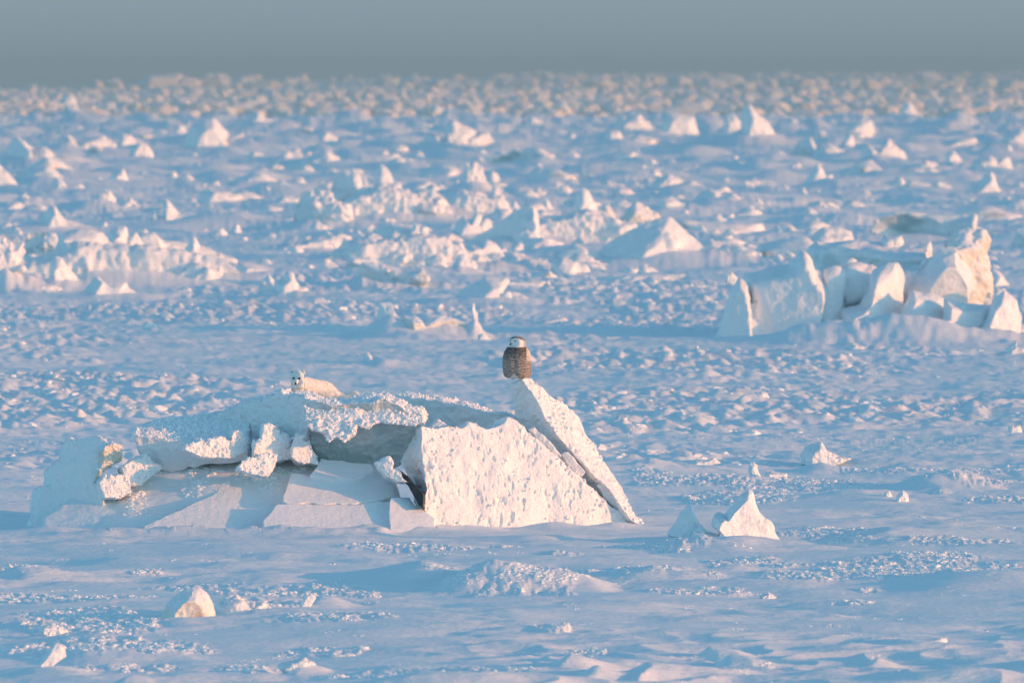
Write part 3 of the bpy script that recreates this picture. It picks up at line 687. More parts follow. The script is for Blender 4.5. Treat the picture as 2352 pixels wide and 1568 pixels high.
# slab pair in the middle
BL('M', '370,860 380,600 410,460 560,440 600,560 680,780 730,870 560,900', 'upright shaded slab with a bright right edge behind the owl', rx=.9, yaw=-.15, plat=.75, t=.4, style='soft', det=60)
BL('M', '720,830 700,620 860,620 960,690 1060,650 1200,620 1400,670 1560,750 1500,820 1420,880 1200,870 980,850', 'lumpy yellowish ice pile right of the upright slab', mat='tan', rx=.4, yaw=.5, style='std', det=70, y=row_dist(778), t=.4)
BL('M', '1590,900 1600,640 1570,460 1600,455 1625,560 1655,540 1645,700 1625,900', 'thin upright ice stick behind the owl', t=.8, style='soft', det=60, plat=.8)
BL('M', '1640,930 1650,860 1720,840 1820,920 1760,940', 'small bright lump right of the ice stick', style='crumb', det=34)
BL('M', '200,1180 220,1100 260,1085 320,1160 480,1170 510,1220 300,1230', 'little peaked snow bump behind the fox ridge', style='crumb', det=44)
BL('D', '0,945 60,890 140,820 240,762 390,752 412,800 330,880 450,885 600,948 150,955', 'low snow wedge with shaded slope and bright crest', rx=.52, yaw=.5, plat=.35, style='soft', det=60)
# left
S = 'soft'; C_ = 'crumb'
BL('C', '560,700 600,470 700,420 800,380 990,350 1200,420 1400,460 1530,470 1580,620 1560,690 1000,720', 'snow packed rubble mass holding the central cluster together', group=G2, dy=4, style='crumb', plat=.8, t=.3, rx=.6, yaw=.1, det=90, lumps=8)
BL('C', '1480,650 1560,520 1640,430 1720,400 1900,420 2060,470 2130,600 2140,680', 'snow packed rubble under the tall rounded tower', group=G2, dy=4, style='crumb', plat=.8, t=.4, rx=.6, yaw=.1, det=80, lumps=8)
BL('D', '420,560 520,420 620,330 760,330 880,300 1060,290 1200,330 1260,420 1240,540', 'snow packed rubble mass holding the second cluster together', group=G2, dy=4, style='crumb', plat=.8, t=.35, rx=.6, yaw=.1, det=90, lumps=8)
BL('L', '-60,700 0,520 180,500 300,450 420,405 700,400 1000,435 1300,475 1560,560 1560,620 900,590 500,690', 'long snow packed mass behind the bright slabs at the left', group=G2, dy=4.5, style='crumb', plat=.8, t=.14, rx=.6, yaw=.1, det=110, lumps=14)
BL('C', '560,1000 640,880 900,800 1300,800 1500,830 1700,900 1860,1000 1930,1140 1400,1150 900,1050', 'snow packed rubble below the smooth half shaded dome', group=G2, dy=4, style='crumb', plat=.8, t=.25, rx=.6, yaw=.1, det=100, lumps=8)
for c_, s_, lab, kw in [
 ('L', '-60,710 -60,310 40,318 110,360 160,358 172,420 150,480 100,560 105,690', 'tall knobbly ice block cut by the left edge', dict(style=C_, det=60)),
 ('L', '95,610 165,545 230,560 300,558 312,650 250,670 130,670', 'squat bright block beside the left edge block', dict(style=C_)),
 ('L', '335,500 375,470 410,478 450,540 495,590 520,660 565,700 400,700 350,640', 'bright curved wedge of ice at the left', dict(rx=.4, yaw=.6)),
 ('L', '230,690 250,665 320,660 400,680 410,705 300,712', 'row of low bright chips under the left blocks', dict(style=C_, det=34)),
 ('L', '200,320 290,200 320,140 360,128 400,190 440,235 640,295 500,320', 'rounded snow cone with a tail at the left', dict(style=S)),
 ('L', '175,520 180,320 290,300 385,330 380,450 330,520', 'shaded ice block between bright blocks at the left', dict(mat='teal', rx=.8, yaw=-.4, style=C_)),
 ('L', '375,560 385,400 400,290 560,298 690,300 725,375 780,425 865,490 760,560', 'broad smooth lilac slab at the left', dict(style=S, rx=.3, yaw=.45, plat=.7, det=60)),
 ('L', '735,400 735,300 790,260 850,268 872,345 920,308 955,395 1025,440 1030,490 900,510 800,470', 'double horned bright slab at the left', dict(style=S, rx=.3, yaw=.6, plat=.6, det=60)),
 ('L', '930,420 915,288 980,278 1015,315 1050,360 1180,370 1290,385 1290,450 1150,500 1030,490', 'low bright slab right of the double horned one', dict(style=S, rx=.2, yaw=.6, plat=.6, det=54)),
 ('L', '1180,520 1250,450 1290,345 1322,338 1350,400 1425,440 1565,505 1500,570 1300,560', 'long wedge ending in a small snow horn', dict(rx=.35, style=S, det=54)),
 ('L', '1600,600 1610,520 1700,518 1930,590 1850,625', 'low lilac drift block behind the left slabs', dict(style=S)),
 ('L', '1115,262 1100,95 1125,85 1155,110 1200,160 1240,212 1370,235 1330,265', 'shark fin shaped ice block', dict(style=S, rx=.25, yaw=.5, plat=.6)),
 ('L', '1865,745 1870,640 1920,610 1940,578 1980,578 2020,660 2090,720 2210,750', 'small pale snow peak left of centre', dict(rx=.4, style=S)),
 ('L', '1740,735 1780,625 1820,592 1862,640 1855,740', 'shaded lump left of the small snow peak', dict(rx=.9, yaw=-.4)),
 ('L', '1845,245 1852,215 2010,198 2028,225 1950,250', 'thin bright ledge left of the central cluster', dict(style=S, det=40)),
 ('L', '1815,430 1830,405 2000,370 2200,335 2300,330 2350,348 2310,425 2000,440', 'long low bright ledge below the central cluster', dict(style=C_, det=60, rx=.6)),
 ('L', '590,705 640,605 700,640 850,650 850,682 950,735 800,752', 'thin curled snow ledge at the left', dict(style=S)),
 ('L', '620,115 640,70 690,38 730,20 775,80 765,118', 'stubby bright block upper left', dict(style=C_, det=34)),
 ('L', '790,155 830,80 880,72 940,130 1015,165', 'peaked bright block with a low tail upper left', dict(style=C_)),
 ('L', '1015,265 1030,180 1045,145 1082,182 1070,265', 'short narrow ice post beside the shark fin', dict(style=C_, det=34)),
 ('L', '1355,110 1360,40 1400,8 1480,20 1560,45 1620,50 1655,112 1500,125', 'broad rounded bright mound', dict(style=S, rx=.6)),
 ('L', '1850,130 1860,95 1920,65 2045,80 2045,115', 'low bright wedge left of the grey dome', dict(style=S, det=36)),
 ('L', '940,955 1000,905 1065,948', 'tiny cone on the rough flat at left', dict(style=S, det=30)),
 ('L', '670,290 690,245 715,235 740,290', 'small knob between the left slabs', dict(style=S, det=30)),
 # central cluster
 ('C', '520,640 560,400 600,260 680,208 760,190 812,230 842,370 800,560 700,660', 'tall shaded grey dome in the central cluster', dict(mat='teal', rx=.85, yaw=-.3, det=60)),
 ('C', '240,760 250,560 310,390 450,368 545,400 700,600 690,760', 'long shaded hummock left in the central cluster', dict(mat='white', rx=.9, yaw=-.4, style=C_, det=60)),
 ('C', '805,480 808,250 880,248 905,350 900,480', 'square bright block against the grey dome', dict(style=C_)),
 ('C', '975,480 968,200 1010,148 1070,200 1112,300 1110,480', 'bright egg shaped block high in the central cluster', dict(style=S)),
 ('C', '990,560 985,350 1100,320 1180,308 1200,380 1200,560', 'broad bright block in the middle of the cluster', dict(rx=.3, style=S)),
 ('C', '820,620 832,420 890,360 960,400 1012,480 1000,620', 'bright boulder at the front of the grey dome', dict(rx=.3)),
 ('C', '975,650 980,520 1080,518 1185,508 1190,620 1050,655', 'low bright block at the cluster front', dict(style=C_)),
 ('C', '1195,600 1200,388 1240,368 1300,430 1325,520 1320,600', 'leaning bright block right in the cluster', dict(style=C_)),
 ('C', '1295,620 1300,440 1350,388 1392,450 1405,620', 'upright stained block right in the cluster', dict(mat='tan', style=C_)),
 ('C', '1405,640 1410,410 1460,368 1532,430 1530,560 1500,640', 'rounded block at the right end of the cluster', dict()),
 ('C', '1530,690 1540,560 1450,560 1400,640 1250,660 1300,700', 'flat rubble in front of the cluster', dict(style=C_)),
 ('C', '1700,400 1738,330 1728,240 1750,150 1800,135 1840,142 1882,165 1922,270 1905,345 1900,480 1750,480', 'tall rounded ice tower with a dark hollow beneath', dict(style=C_, det=54)),
 ('C', '1720,540 1690,370 1742,380 1775,540', 'thin leg of ice under the left of the tower', dict(mat='tan', det=34)),
 ('C', '1850,620 1850,440 1905,480 1990,560 1990,620', 'grey chunk under the right of the tower', dict(mat='tan', det=34)),
 ('C', '1955,600 1960,480 2000,350 2040,348 2085,450 2060,600', 'bright chunk right of the tower foot', dict(style=C_, det=34)),
 ('C', '1110,110 1118,-10 1180,-30 1252,0 1242,110', 'bright yellowish knob above the cluster', dict(style=S, det=34)),
 ('C', '1120,215 1180,90 1260,98 1320,140 1380,215', 'smooth snow wedge under the yellowish knob', dict(style=S)),
 ('C', '985,115 990,58 1040,18 1092,80 1062,125', 'small bright block left of the yellowish knob', dict(style=S, det=34)),
 ('C', '930,1010 890,900 930,760 1000,690 1090,648 1190,680 1290,690 1365,740 1362,830 1310,960 1250,1010', 'smooth half shaded dome in front of the cluster', dict(style=S, rx=.65, yaw=.2, plat=.6, det=60)),
 ('C', '630,990 680,808 740,830 840,770 900,900 900,990', 'blue shaded block left of the smooth dome', dict(rx=.9, yaw=-.5, style=S)),
 ('C', '1475,1010 1485,940 1515,905 1600,898 1672,960 1640,1010', 'orange tinted flat stone of ice', dict(mat='tan', style=S, det=36)),
 ('C', '1385,1155 1400,1010 1550,998 1592,1060 1625,1155', 'bright squarish block below the smooth dome', dict(rx=.5)),
 ('C', '1630,1160 1650,1050 1700,958 1745,955 1852,1030 1855,1120 1800,1170', 'bright notched block right of the squarish one', dict(rx=.4, style=C_)),
 ('C', '1800,1165 1835,1110 1885,1088 1932,1145', 'low lump at the right of the notched block', dict(det=30, style=S)),
 ('C', '1750,1010 1750,890 1800,858 1910,850 1945,815 2030,880 2065,940 2140,1025 1980,1030', 'bright winged slab right of the dome', dict(rx=.35, yaw=.6, style=S)),
 ('C', '840,1230 820,1030 960,1025 1160,1070 1390,1055 1270,1200 1080,1240', 'shaded undercut ledge below the dome', dict(mat='teal', rx=.9, yaw=-.3)),
 ('C', '700,1000 720,972 950,985 978,1015 850,1040', 'thin bright lip of snow on the shaded ledge', dict(style=S, y=row_dist(647), det=36)),
 ('C', '1520,880 1535,780 1620,758 1745,830 1700,885', 'lilac block behind the orange tinted stone', dict(style=S)),
 ('C', '1660,800 1685,690 1740,600 1790,640 1850,568 1900,590 1905,680 1930,620 1975,640 1980,740 1900,815', 'twin pronged bright block below the tower', dict(style=S, det=54)),
 ('C', '320,185 350,120 450,60 540,28 625,100 520,130 520,180', 'pale snow peak left above the cluster', dict(style=S)),
 ('C', '1490,390 1495,350 1530,330 1595,372 1550,395', 'small snow ball left of the tower', dict(style=S, det=30)),
 ('C', '140,60 150,45 195,40 225,80 195,150 150,140', 'little bright stub far left above the cluster', dict(style=S, det=30)),
 ('C', '2150,570 2165,500 2190,468 2232,540 2200,580', 'small bright tooth right of the tower', dict(style=S, det=30)),
 ('C', '1155,660 1165,620 1230,608 1300,640 1260,670', 'small bright lump under the cluster front', dict(style=S, det=30)),
 ('C', '1280,745 1300,660 1340,700 1425,710 1410,748', 'small hooked lump on the smooth dome', dict(style=S, det=30, y=row_dist(600))),
 # right of centre
 ('D', '180,540 200,490 360,350 500,240 595,228 625,300 600,470 480,560', 'blue shaded slope of the second cluster', dict(rx=.92, yaw=-.5, det=54)),
 ('D', '550,490 600,390 625,330 680,360 715,430 700,490', 'crumbly lit block on the blue slope', dict(style=C_, det=40)),
 ('D', '735,500 735,298 850,295 892,370 885,430 800,500', 'bright square slab in the second cluster', dict(rx=.35, style=S)),
 ('D', '880,440 915,300 895,210 950,108 992,128 1042,220 1072,300 1132,340 1115,400 1000,440', 'tall rounded spire of the second cluster', dict(style=S, rx=.35, det=54)),
 ('D', '665,320 668,185 697,188 745,290 740,320', 'thin bright splinter left of the spire', dict(style=S, det=34)),
 ('D', '870,480 880,420 960,378 1080,368 1135,420 1040,495', 'grey hollowed block below the spire', dict(mat='teal', style=C_, rx=.8)),
 ('D', '1200,420 1275,285 1340,218 1440,248 1515,320 1480,380 1350,420', 'brown stained crumbly crest', dict(mat='tan', style=C_)),
 ('D', '1070,400 1080,258 1120,218 1165,250 1195,330 1150,400', 'stained crumbly post right of the spire', dict(mat='tan', style=C_, det=34)),
 ('D', '1110,680 1190,500 1300,418 1420,368 1510,338 1600,318 1680,400 1770,470 1865,560 2000,620 2140,665 1700,690', 'large wedge with blue left slope and bright right side', dict(rx=.36, yaw=.55, plat=.3, style=S, det=80, t=.5)),
 ('D', '1125,775 1130,750 1400,745 1700,738 1735,752 1600,790 1150,800', 'long flat bright ledge below the large wedge', dict(style=S, det=60)),
 ('D', '1360,855 1365,835 1420,820 1445,858', 'tiny lump on the flat below the ledge', dict(style=S, det=26)),
 ('D', '615,1110 620,1088 820,1060 845,1078 700,1108', 'thin bright ledge right of the ice stick', dict(style=S, det=44)),
 ('D', '1520,300 1520,170 1600,163 1680,220 1780,250 1880,285 1700,310', 'smooth fin with a long low tail', dict(style=S, rx=.25)),
 ('D', '445,825 452,778 520,800 700,788 712,812 560,830', 'low ledge right of the shaded wedge', dict(style=S, det=36)),
 ('D', '1470,125 1470,60 1580,-5 1650,28 1710,112', 'bright block with a point upper middle', dict(style=C_)),
 ('D', '960,95 970,55 1130,18 1375,48 1375,95', 'long low bright block upper middle', dict(style=C_, det=50)),
 ('D', '1920,80 1930,50 2340,42 2335,78', 'thin straight bright ledge upper right', dict(style=S, det=54)),
 ('D', '1965,212 1975,190 2010,163 2055,190 2030,215', 'small snow bump right of the long tail', dict(style=S, det=28)),
]:
    BL(c_, s_, lab, group=G2, **kw)
G3 = 'blurred ice blocks in the distance'
for c_, s_, lab, kw in [
 ('TR', '345,690 350,560 360,450 380,380 400,368 430,420 520,490 562,560 605,660 500,690', 'tall sharp snow pyramid in the distance', dict(style=S, det=60)),
 ('TR', '1005,700 1095,600 1130,578 1142,640 1105,705', 'leaning bright sliver by the dark hollow', dict(style=S)),
 ('TR', '670,755 740,640 830,588 872,680 885,755', 'dark teal slab right of the snow pyramid', dict(mat='teal', rx=.9, yaw=-.6, style=S)),
 ('TR', '860,765 880,650 960,640 1070,690 1070,765', 'dark hollowed ice heap beside the teal slab', dict(mat='teal', rx=.8, style=C_)),
 ('TR', '1215,785 1230,650 1330,700 1350,620 1400,588 1432,640 1495,725 1490,785', 'bright twin block right of the dark hollow', dict(style=C_)),
 ('TR', '785,940 840,860 880,780 900,785 940,870 980,858 1015,940', 'small bright spire with a side tooth', dict(style=S)),
 ('TR', '1955,1025 1990,955 2110,840 2135,850 2182,970 2310,1020', 'bright pyramid of ice at the far right', dict(style=S)),
 ('TR', '1795,805 1800,700 1850,688 1922,770 1925,805', 'pale fin left of the low bright ridge', dict(style=S)),
 ('TR', '1985,835 2000,750 2120,728 2180,760 2250,738 2265,842', 'low bright ridge block at the far right', dict(style=C_)),
 ('TR', '225,600 230,440 290,428 332,480 325,560 300,600', 'ragged block left of the snow pyramid', dict(style=C_)),
 ('TR', '645,520 652,478 700,458 825,520 800,552', 'flat bright block right of the snow pyramid', dict(style=S)),
 ('TR', '1095,600 1100,520 1200,468 1272,470 1285,560 1240,605', 'broad pale block with a square shoulder', dict(style=S)),
 ('TR', '1690,685 1890,608 2012,600 2055,650 2020,690', 'long flat lit ledge at the far right', dict(style=S)),
 ('TR', '2155,680 2250,580 2340,520 2420,540 2420,690', 'large bright block cut by the right edge', dict(style=C_)),
 ('TR', '140,935 340,898 560,888 575,935', 'thin bright ledge below the snow pyramid', dict(style=S, det=50)),
 ('TR', '1480,480 1490,370 1540,348 1592,440 1590,480', 'rounded pale post near the rubble band', dict(style=S)),
 ('TR', '1650,410 1690,350 1740,308 1805,370 1805,410', 'orange brown block in the rubble band at right', dict(mat='tan', style=S)),
 ('TR', '195,1055 240,1008 275,1055', 'small round snow lump below the thin ledge', dict(style=S, det=26)),
 ('TL', '55,800 62,760 90,568 140,600 195,680 230,640 290,638 350,700 500,712 640,752 340,800', 'large smooth block with a tail at the far left', dict(style=S, det=54)),
 ('TL', '285,690 290,590 400,578 460,548 560,618 600,578 700,560 765,610 745,690', 'broad lilac block behind the tailed one', dict(style=C_, det=50)),
 ('TL', '795,645 800,600 830,538 880,550 925,600 905,650', 'rounded block left of the bright pyramid pair', dict(style=C_, det=36)),
 ('TL', '885,715 890,650 940,588 1000,620 1042,715', 'bright little pyramid upper left', dict(style=C_, det=36)),
 ('TL', '1275,665 1282,600 1300,500 1370,450 1440,438 1500,490 1550,550 1635,555 1530,600 1535,665', 'large rounded bright block upper left', dict(style=S, det=54)),
 ('TL', '1650,530 1652,470 1700,408 1750,398 1800,450 1855,485 1760,535', 'bright peaked block right of the large rounded one', dict(style=S)),
 ('TL', '1185,560 1192,500 1215,478 1255,500 1265,560', 'small bright block left of the large rounded one', dict(style=S, det=30)),
 ('TL', '-40,935 -40,760 5,780 45,800 100,900 105,935', 'bright wedge cut by the left edge', dict(style=S)),
 ('TL', '275,895 290,798 342,788 315,895', 'small slanting bright post at the left', dict(style=S, det=30)),
 ('TL', '735,900 740,870 760,788 830,768 862,840 950,900', 'small bright castle shaped block', dict(style=S)),
 ('TL', '345,935 350,915 360,840 402,848 440,900 540,888 578,935', 'low lit block with a left peak', dict(style=S, det=36)),
 ('TL', '895,860 900,848 960,798 1035,830 1030,860', 'low arched bright lump', dict(style=S, det=32)),
 ('TL', '360,335 390,270 430,198 482,198 522,260 605,310 560,335', 'tall rounded block standing against the sky at left', dict(style=S, y=1750, det=36)),
 ('TL', '715,290 720,255 740,208 800,208 865,285', 'twin topped block against the sky at left', dict(style=S, y=1950, det=36)),
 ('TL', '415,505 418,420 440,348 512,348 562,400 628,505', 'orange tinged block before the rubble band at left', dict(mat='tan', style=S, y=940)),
 ('TL', '695,420 700,378 722,328 782,338 775,420', 'small orange tinged stub in the rubble band', dict(mat='tan', style=S, y=1650, det=30)),
 ('TL', '1680,715 1692,690 1700,658 1750,668 1828,715', 'low bright lump with orange tip', dict(style=S, det=32)),
 ('TL', '2055,765 2060,735 2120,688 2240,658 2298,725 2250,765', 'low bright double lump left of the central knob', dict(style=S, det=36)),
 ('TL', '1915,745 1920,688 1940,658 2045,692 1960,745', 'small bright mushroom shaped lump', dict(style=S, det=30)),
 ('TL', '2165,600 2170,588 2202,518 2285,575 2260,600', 'small ragged bright lump in the upper middle', dict(style=C_, det=30)),
 ('TC', '515,650 520,638 560,538 600,590 680,585 678,500 722,458 765,490 842,510 872,560 940,538 945,600 870,650', 'bright ragged block pair above the tower', dict(style=C_, det=54)),
 ('TC', '560,465 558,370 602,338 682,400 690,465', 'orange lit block in the middle of the rubble band', dict(mat='tan', style=S, y=1480, det=34)),
 ('TC', '1225,445 1250,418 1345,480 1335,505 1260,500', 'slanting bright lump below the rubble band', dict(style=S, det=30)),
 ('TC', '1415,435 1430,340 1482,328 1522,400 1510,435', 'orange lit block with a blue shadow side', dict(mat='tan', style=S, y=1560, det=34)),
 ('TC', '1825,540 1828,470 1870,430 1985,410 2045,480 2090,545', 'broad bright block below the rubble band', dict(style=C_, det=40)),
 ('TC', '2145,560 2150,468 2190,408 2295,410 2360,430 2365,562', 'large bright block left of the ragged one', dict(style=S, det=40)),
 ('TC', '1755,610 1760,570 1782,518 1855,530 1875,600', 'rounded bright stub in the upper middle', dict(style=S, det=32)),
 ('TC', '1485,585 1492,558 1530,528 1595,585', 'low bright mound in the upper middle', dict(style=S, det=30)),
 ('TC', '1445,855 1452,828 1462,788 1592,748 1662,810 1645,855', 'bright double humped block right of the tower', dict(style=C_, det=36)),
 ('TC', '955,750 962,738 1010,688 1130,648 1280,638 1395,680 1345,750', 'dull teal heap of ice in shadow in the upper middle', dict(mat='teal', rx=.9, yaw=-.5, style=C_, det=44)),
 ('TC', '1845,735 1852,718 1870,678 1945,658 1998,720', 'low bright wedge in the upper middle', dict(style=S, det=32)),
 ('TC', '1255,778 1262,760 1300,742 1355,780', 'flat bright lump right of the teal heap', dict(style=S, det=28)),
]:
    BL(c_, s_, lab, group=G3, **dict(dict(mat='far') if 'mat' not in kw and c_ == 'T' else {}, **kw))

# ------------------------------------------------------------------ snowy owl
def lofted(rings, seg, fn):
    vs, fs = [], []
    for r_ in rings:
        for i in range(seg): vs.append(fn(r_, 2 * math.pi * i / seg))
    for k in range(len(rings) - 1):
        for i in range(seg):
            j = (i + 1) % seg; fs.append([k * seg + i, k * seg + j, (k + 1) * seg + j, (k + 1) * seg + i])
    fs.append(list(range(seg))[::-1]); fs.append([(len(rings) - 1) * seg + i for i in range(seg)])
    return vs, fs
def ellipsoid(c, r, seg=16, rings=10, rot=None):
    vs, fs = lofted([(-math.pi / 2 + math.pi * (k + .5) / rings) for k in range(rings)], seg,
                    lambda a, p: Vector((math.cos(a) * math.cos(p) * r[0], math.cos(a) * math.sin(p) * r[1], math.sin(a) * r[2])))
    if rot is not None: vs = [rot @ v for v in vs]
    return [v + Vector(c) for v in vs], fs
def merge(parts):
    V_, F_ = [], []
    for vs, fs in parts:
        o = len(V_); V_ += vs; F_ += [[i + o for i in f] for f in fs]
    return V_, F_
def group_root(name, loc, label, cat):
    o = bpy.data.objects.new(name, None); COL.objects.link(o); o.location = loc; o.empty_display_size = .2
    return tag(o, label, cat)
def mathn(t, op, a, b_=None):
    n = t.nodes.new('ShaderNodeMath'); n.operation = op
    for i, s in enumerate((a, b_)):
        if s is None: continue
        if isinstance(s, (int, float)): n.inputs[i].default_value = s
        else: t.links.new(s, n.inputs[i])
    return n.outputs[0]
def smooth_step(t, src, lo, hi):
    n = t.nodes.new('ShaderNodeMapRange'); n.interpolation_type = 'SMOOTHSTEP'
    n.inputs[1].default_value = lo; n.inputs[2].default_value = hi; t.links.new(src, n.inputs[0]); return n.outputs[0]
def plain(name, col, rough=.5, spec=.3):
    m, t, b = new_mat(name); b.inputs['Base Color'].default_value = col + (1,)
    b.inputs['Roughness'].default_value = rough; b.inputs['Specular IOR Level'].default_value = spec; return m

OY = Y0 + 1.12
OK = .1094 * OY / F * 1.0          # metres per unit of the owl close-up
def build_owl():
    base = wpt(1090.2 + 885 * .1094, 735 + 1215 * .1094, OY)
    root = group_root('snowy_owl', base, 'snowy owl with dark barred plumage perched on the tip of the leaning ice slab', 'owl')
    P = [(1222,720,1120,.55),(1200,640,1160,.66),(1150,606,1184,.72),(1050,590,1190,.75),(900,575,1192,.78),(800,585,1186,.80),(700,610,1178,.80),
         (630,640,1150,.80),(580,668,1098,.82),(545,692,1068,.88),(515,704,1066,.95),(480,718,1068,.98),(440,728,1062,1.0),(400,740,1044,1.0),(370,760,1010,1.0),(350,795,962,1.0),(341,840,905,1.0)]
    rings = []
    for b_, xl, xr, dp in P: rings.append((( .5 * (xl + xr) - 885) * OK, .5 * (xr - xl) * OK, dp, (1215 - b_) * OK))
    def f(r_, p):
        cx, hw, dp, z = r_
        s, c = math.sin(p), math.cos(p)
        g = 0.0
        if z < .40:                        # groove down the breast between the two halves of the fluffed plumage
            g = -.016 * math.exp(-((cx + hw * c - (830 - 885) * OK) / .022) ** 2) * (s < 0)
        yy = hw * dp * s
        return Vector((cx + hw * c, yy - g, z))
    vs, fs = lofted(rings, 40, f)
    me = mesh_from('body', vs, fs)
    me = evaluated(me, [('SUBSURF', dict(levels=2, render_levels=2))])
    # feather tips: small overlapping ruffles
    n = len(me.vertices); co = np.empty(n * 3, np.float32); me.vertices.foreach_get('co', co); co = co.reshape(-1, 3).astype(np.float64)
    no = np.empty(n * 3, np.float32); me.vertices.foreach_get('normal', no); no = no.reshape(-1, 3)
    d = .0035 * vn3(co * np.array([1, 1, .5]), .028, 3) + .0018 * vn3(co, .010, 4)
    co += no * (d * np.where(co[:, 2] > .43, .35, 1))[:, None]
    # face: flatten the facial disc, turned to the left
    hc = np.array([(895 - 885) * OK, 0, (1215 - 450) * OK]); fd = np.array([-.52, -.854, 0.0])
    rel = co - hc; along = rel @ fd; m_ = (along > .070) & (co[:, 2] > .42)
    co[m_] -= np.outer((along[m_] - .070) * .55, fd)
    me.vertices.foreach_set('co', co.astype(np.float32).ravel()); me.update()
    m, t, b = new_mat('barred_owl_plumage')
    tcn = t.nodes.new('ShaderNodeTexCoord'); co_ = tcn.outputs['Object']
    s = t.nodes.new('ShaderNodeSeparateXYZ'); t.links.new(co_, s.inputs[0]); X, Yc, Z = s.outputs
    # rows of bars, sagging between the feather tips and meeting in a V at the breast line
    ax = mathn(t, 'ABSOLUTE', mathn(t, 'ADD', X, .034))
    wv = mathn(t, 'SINE', mathn(t, 'MULTIPLY', X, 170.0))
    nn = noise_node(t, co_, 26, 3)
    ph = mathn(t, 'ADD', mathn(t, 'MULTIPLY', Z, 270.0), mathn(t, 'MULTIPLY', ax, -70.0))
    ph = mathn(t, 'ADD', ph, mathn(t, 'MULTIPLY', wv, .55))
    ph = mathn(t, 'ADD', ph, mathn(t, 'MULTIPLY', nn.outputs[0], 9.0))
    bars = mathn(t, 'SINE', ph)
    wide = smooth_step(t, Z, .20, .40)      # bars crowd together towards the shoulders
    thr = mathn(t, 'MULTIPLY_ADD', wide, -.5); t.nodes[-1].inputs[2].default_value = -.06
    mot = noise_node(t, co_, 75, 3, .7)
    bm_ = smooth_step(t, mathn(t, 'ADD', mathn(t, 'SUBTRACT', bars, thr), mathn(t, 'MULTIPLY', mathn(t, 'SUBTRACT', mot.outputs[0], .48), 5.0)), -.35, .35)
    light = mixc(t, wide, (.66, .58, .50), (.40, .34, .30))
    dark = (.030, .024, .024)
    c = mixc(t, bm_, light, dark)
    # right wing edge: paler with small spots
    vor = t.nodes.new('ShaderNodeTexVoronoi'); vor.inputs['Scale'].default_value = 55; t.links.new(co_, vor.inputs['Vector'])
    spots = smooth_step(t, vor.outputs[0], .28, .42)
    wing = mixc(t, spots, (.07, .05, .045), (.72, .66, .58))
    wm = smooth_step(t, mathn(t, 'MULTIPLY_ADD', Z, -.0), 0, 1)
    wmask = mathn(t, 'MULTIPLY', smooth_step(t, X, .118, .140), smooth_step(t, Z, .20, .27))
    c = mixc(t, wmask, c, wing)
    # rump and vent: paler fluff at the bottom
    low = mathn(t, 'SUBTRACT', 1.0, smooth_step(t, mathn(t, 'ADD', Z, mathn(t, 'MULTIPLY', ax, .9)), .045, .075))
    c = mixc(t, low, c, (.72, .70, .68))
    # head: white face turned left, dark crown and speckled nape
    nh = noise_node(t, co_, 60, 2)
    hz = smooth_step(t, mathn(t, 'ADD', Z, mathn(t, 'MULTIPLY', nh.outputs[0], .012)), .413, .425)
    crown = smooth_step(t, mathn(t, 'ADD', Z, mathn(t, 'MULTIPLY', mathn(t, 'ABSOLUTE', mathn(t, 'ADD', X, .012)), .35)), .533, .541)
    nape = smooth_step(t, mathn(t, 'ADD', mathn(t, 'MULTIPLY', X, .854), mathn(t, 'MULTIPLY', Yc, .50)), .030, .048)
    sp2 = smooth_step(t, vor.outputs[0], .15, .5)
    napec = mixc(t, sp2, (.09, .06, .05), (.62, .50, .42))
    head = mixc(t, nape, (.86, .84, .80), napec)
    head = mixc(t, crown, head, mixc(t, sp2, (.05, .04, .04), (.30, .25, .22)))
    c = mixc(t, hz, c, head)
    t.links.new(c, b.inputs['Base Color']); b.inputs['Roughness'].default_value = .85; b.inputs['Specular IOR Level'].default_value = .1
    o = link('body', me, m, root)
    # eyes and bill, set on the turned face
    eye_m = plain('owl_eye_yellow', (.55, .36, .03), .15, .6); blk = plain('black_skin', (.006, .006, .007), .3, .5)
    def on_face(a, b2, push=0.0):
        x, z = (a - 885) * OK, (1215 - b2) * OK
        q = np.array([x, z]); dd = (co[:, 0] - x) ** 2 + (co[:, 2] - z) ** 2
        dd[co[:, 1] > 0] = 9; i = int(np.argmin(dd)); return Vector(co[i]) + Vector((0, -push, 0))
    for a, b2 in ((853, 444), (752, 440)):
        c0 = on_face(a, b2, -.006)
        e = link('eye', mesh_from('eye', *ellipsoid((0, 0, 0), (.0125, .009, .0095))), eye_m, root); e.location = c0
        pu = link('pupil', mesh_from('pupil', *ellipsoid((0, -.0062, 0), (.0072, .0045, .0062))), blk, e)
        li = link('eyelid', mesh_from('eyelid', *ellipsoid((0, -.001, .0055), (.0155, .0098, .0042))), blk, e)
    bp = on_face(762, 495, .004)
    vs, fs = lofted([(0, .010), (.3, .0095), (.6, .0075), (.85, .004), (1, .0012)], 10,
                    lambda r_, p: Vector((r_[1] * math.cos(p) - .010 * math.sin(r_[0] * 1.9), r_[1] * math.sin(p) * .9 - .012 * math.sin(r_[0] * 2.2), .012 - .034 * r_[0])))
    bk = link('beak', mesh_from('beak', vs, fs), blk, root); bk.location = bp
    # folded wing tip, tail, feet
    wm_, t2, b2_ = new_mat('speckled_wing'); vv = t2.nodes.new('ShaderNodeTexVoronoi'); vv.inputs['Scale'].default_value = 60
    t2.links.new(t2.nodes.new('ShaderNodeTexCoord').outputs['Object'], vv.inputs['Vector'])
    t2.links.new(mixc(t2, smooth_step(t2, vv.outputs[0], .3, .45), (.07, .05, .045), (.62, .54, .46)), b2_.inputs['Base Color']); b2_.inputs['Roughness'].default_value = .85
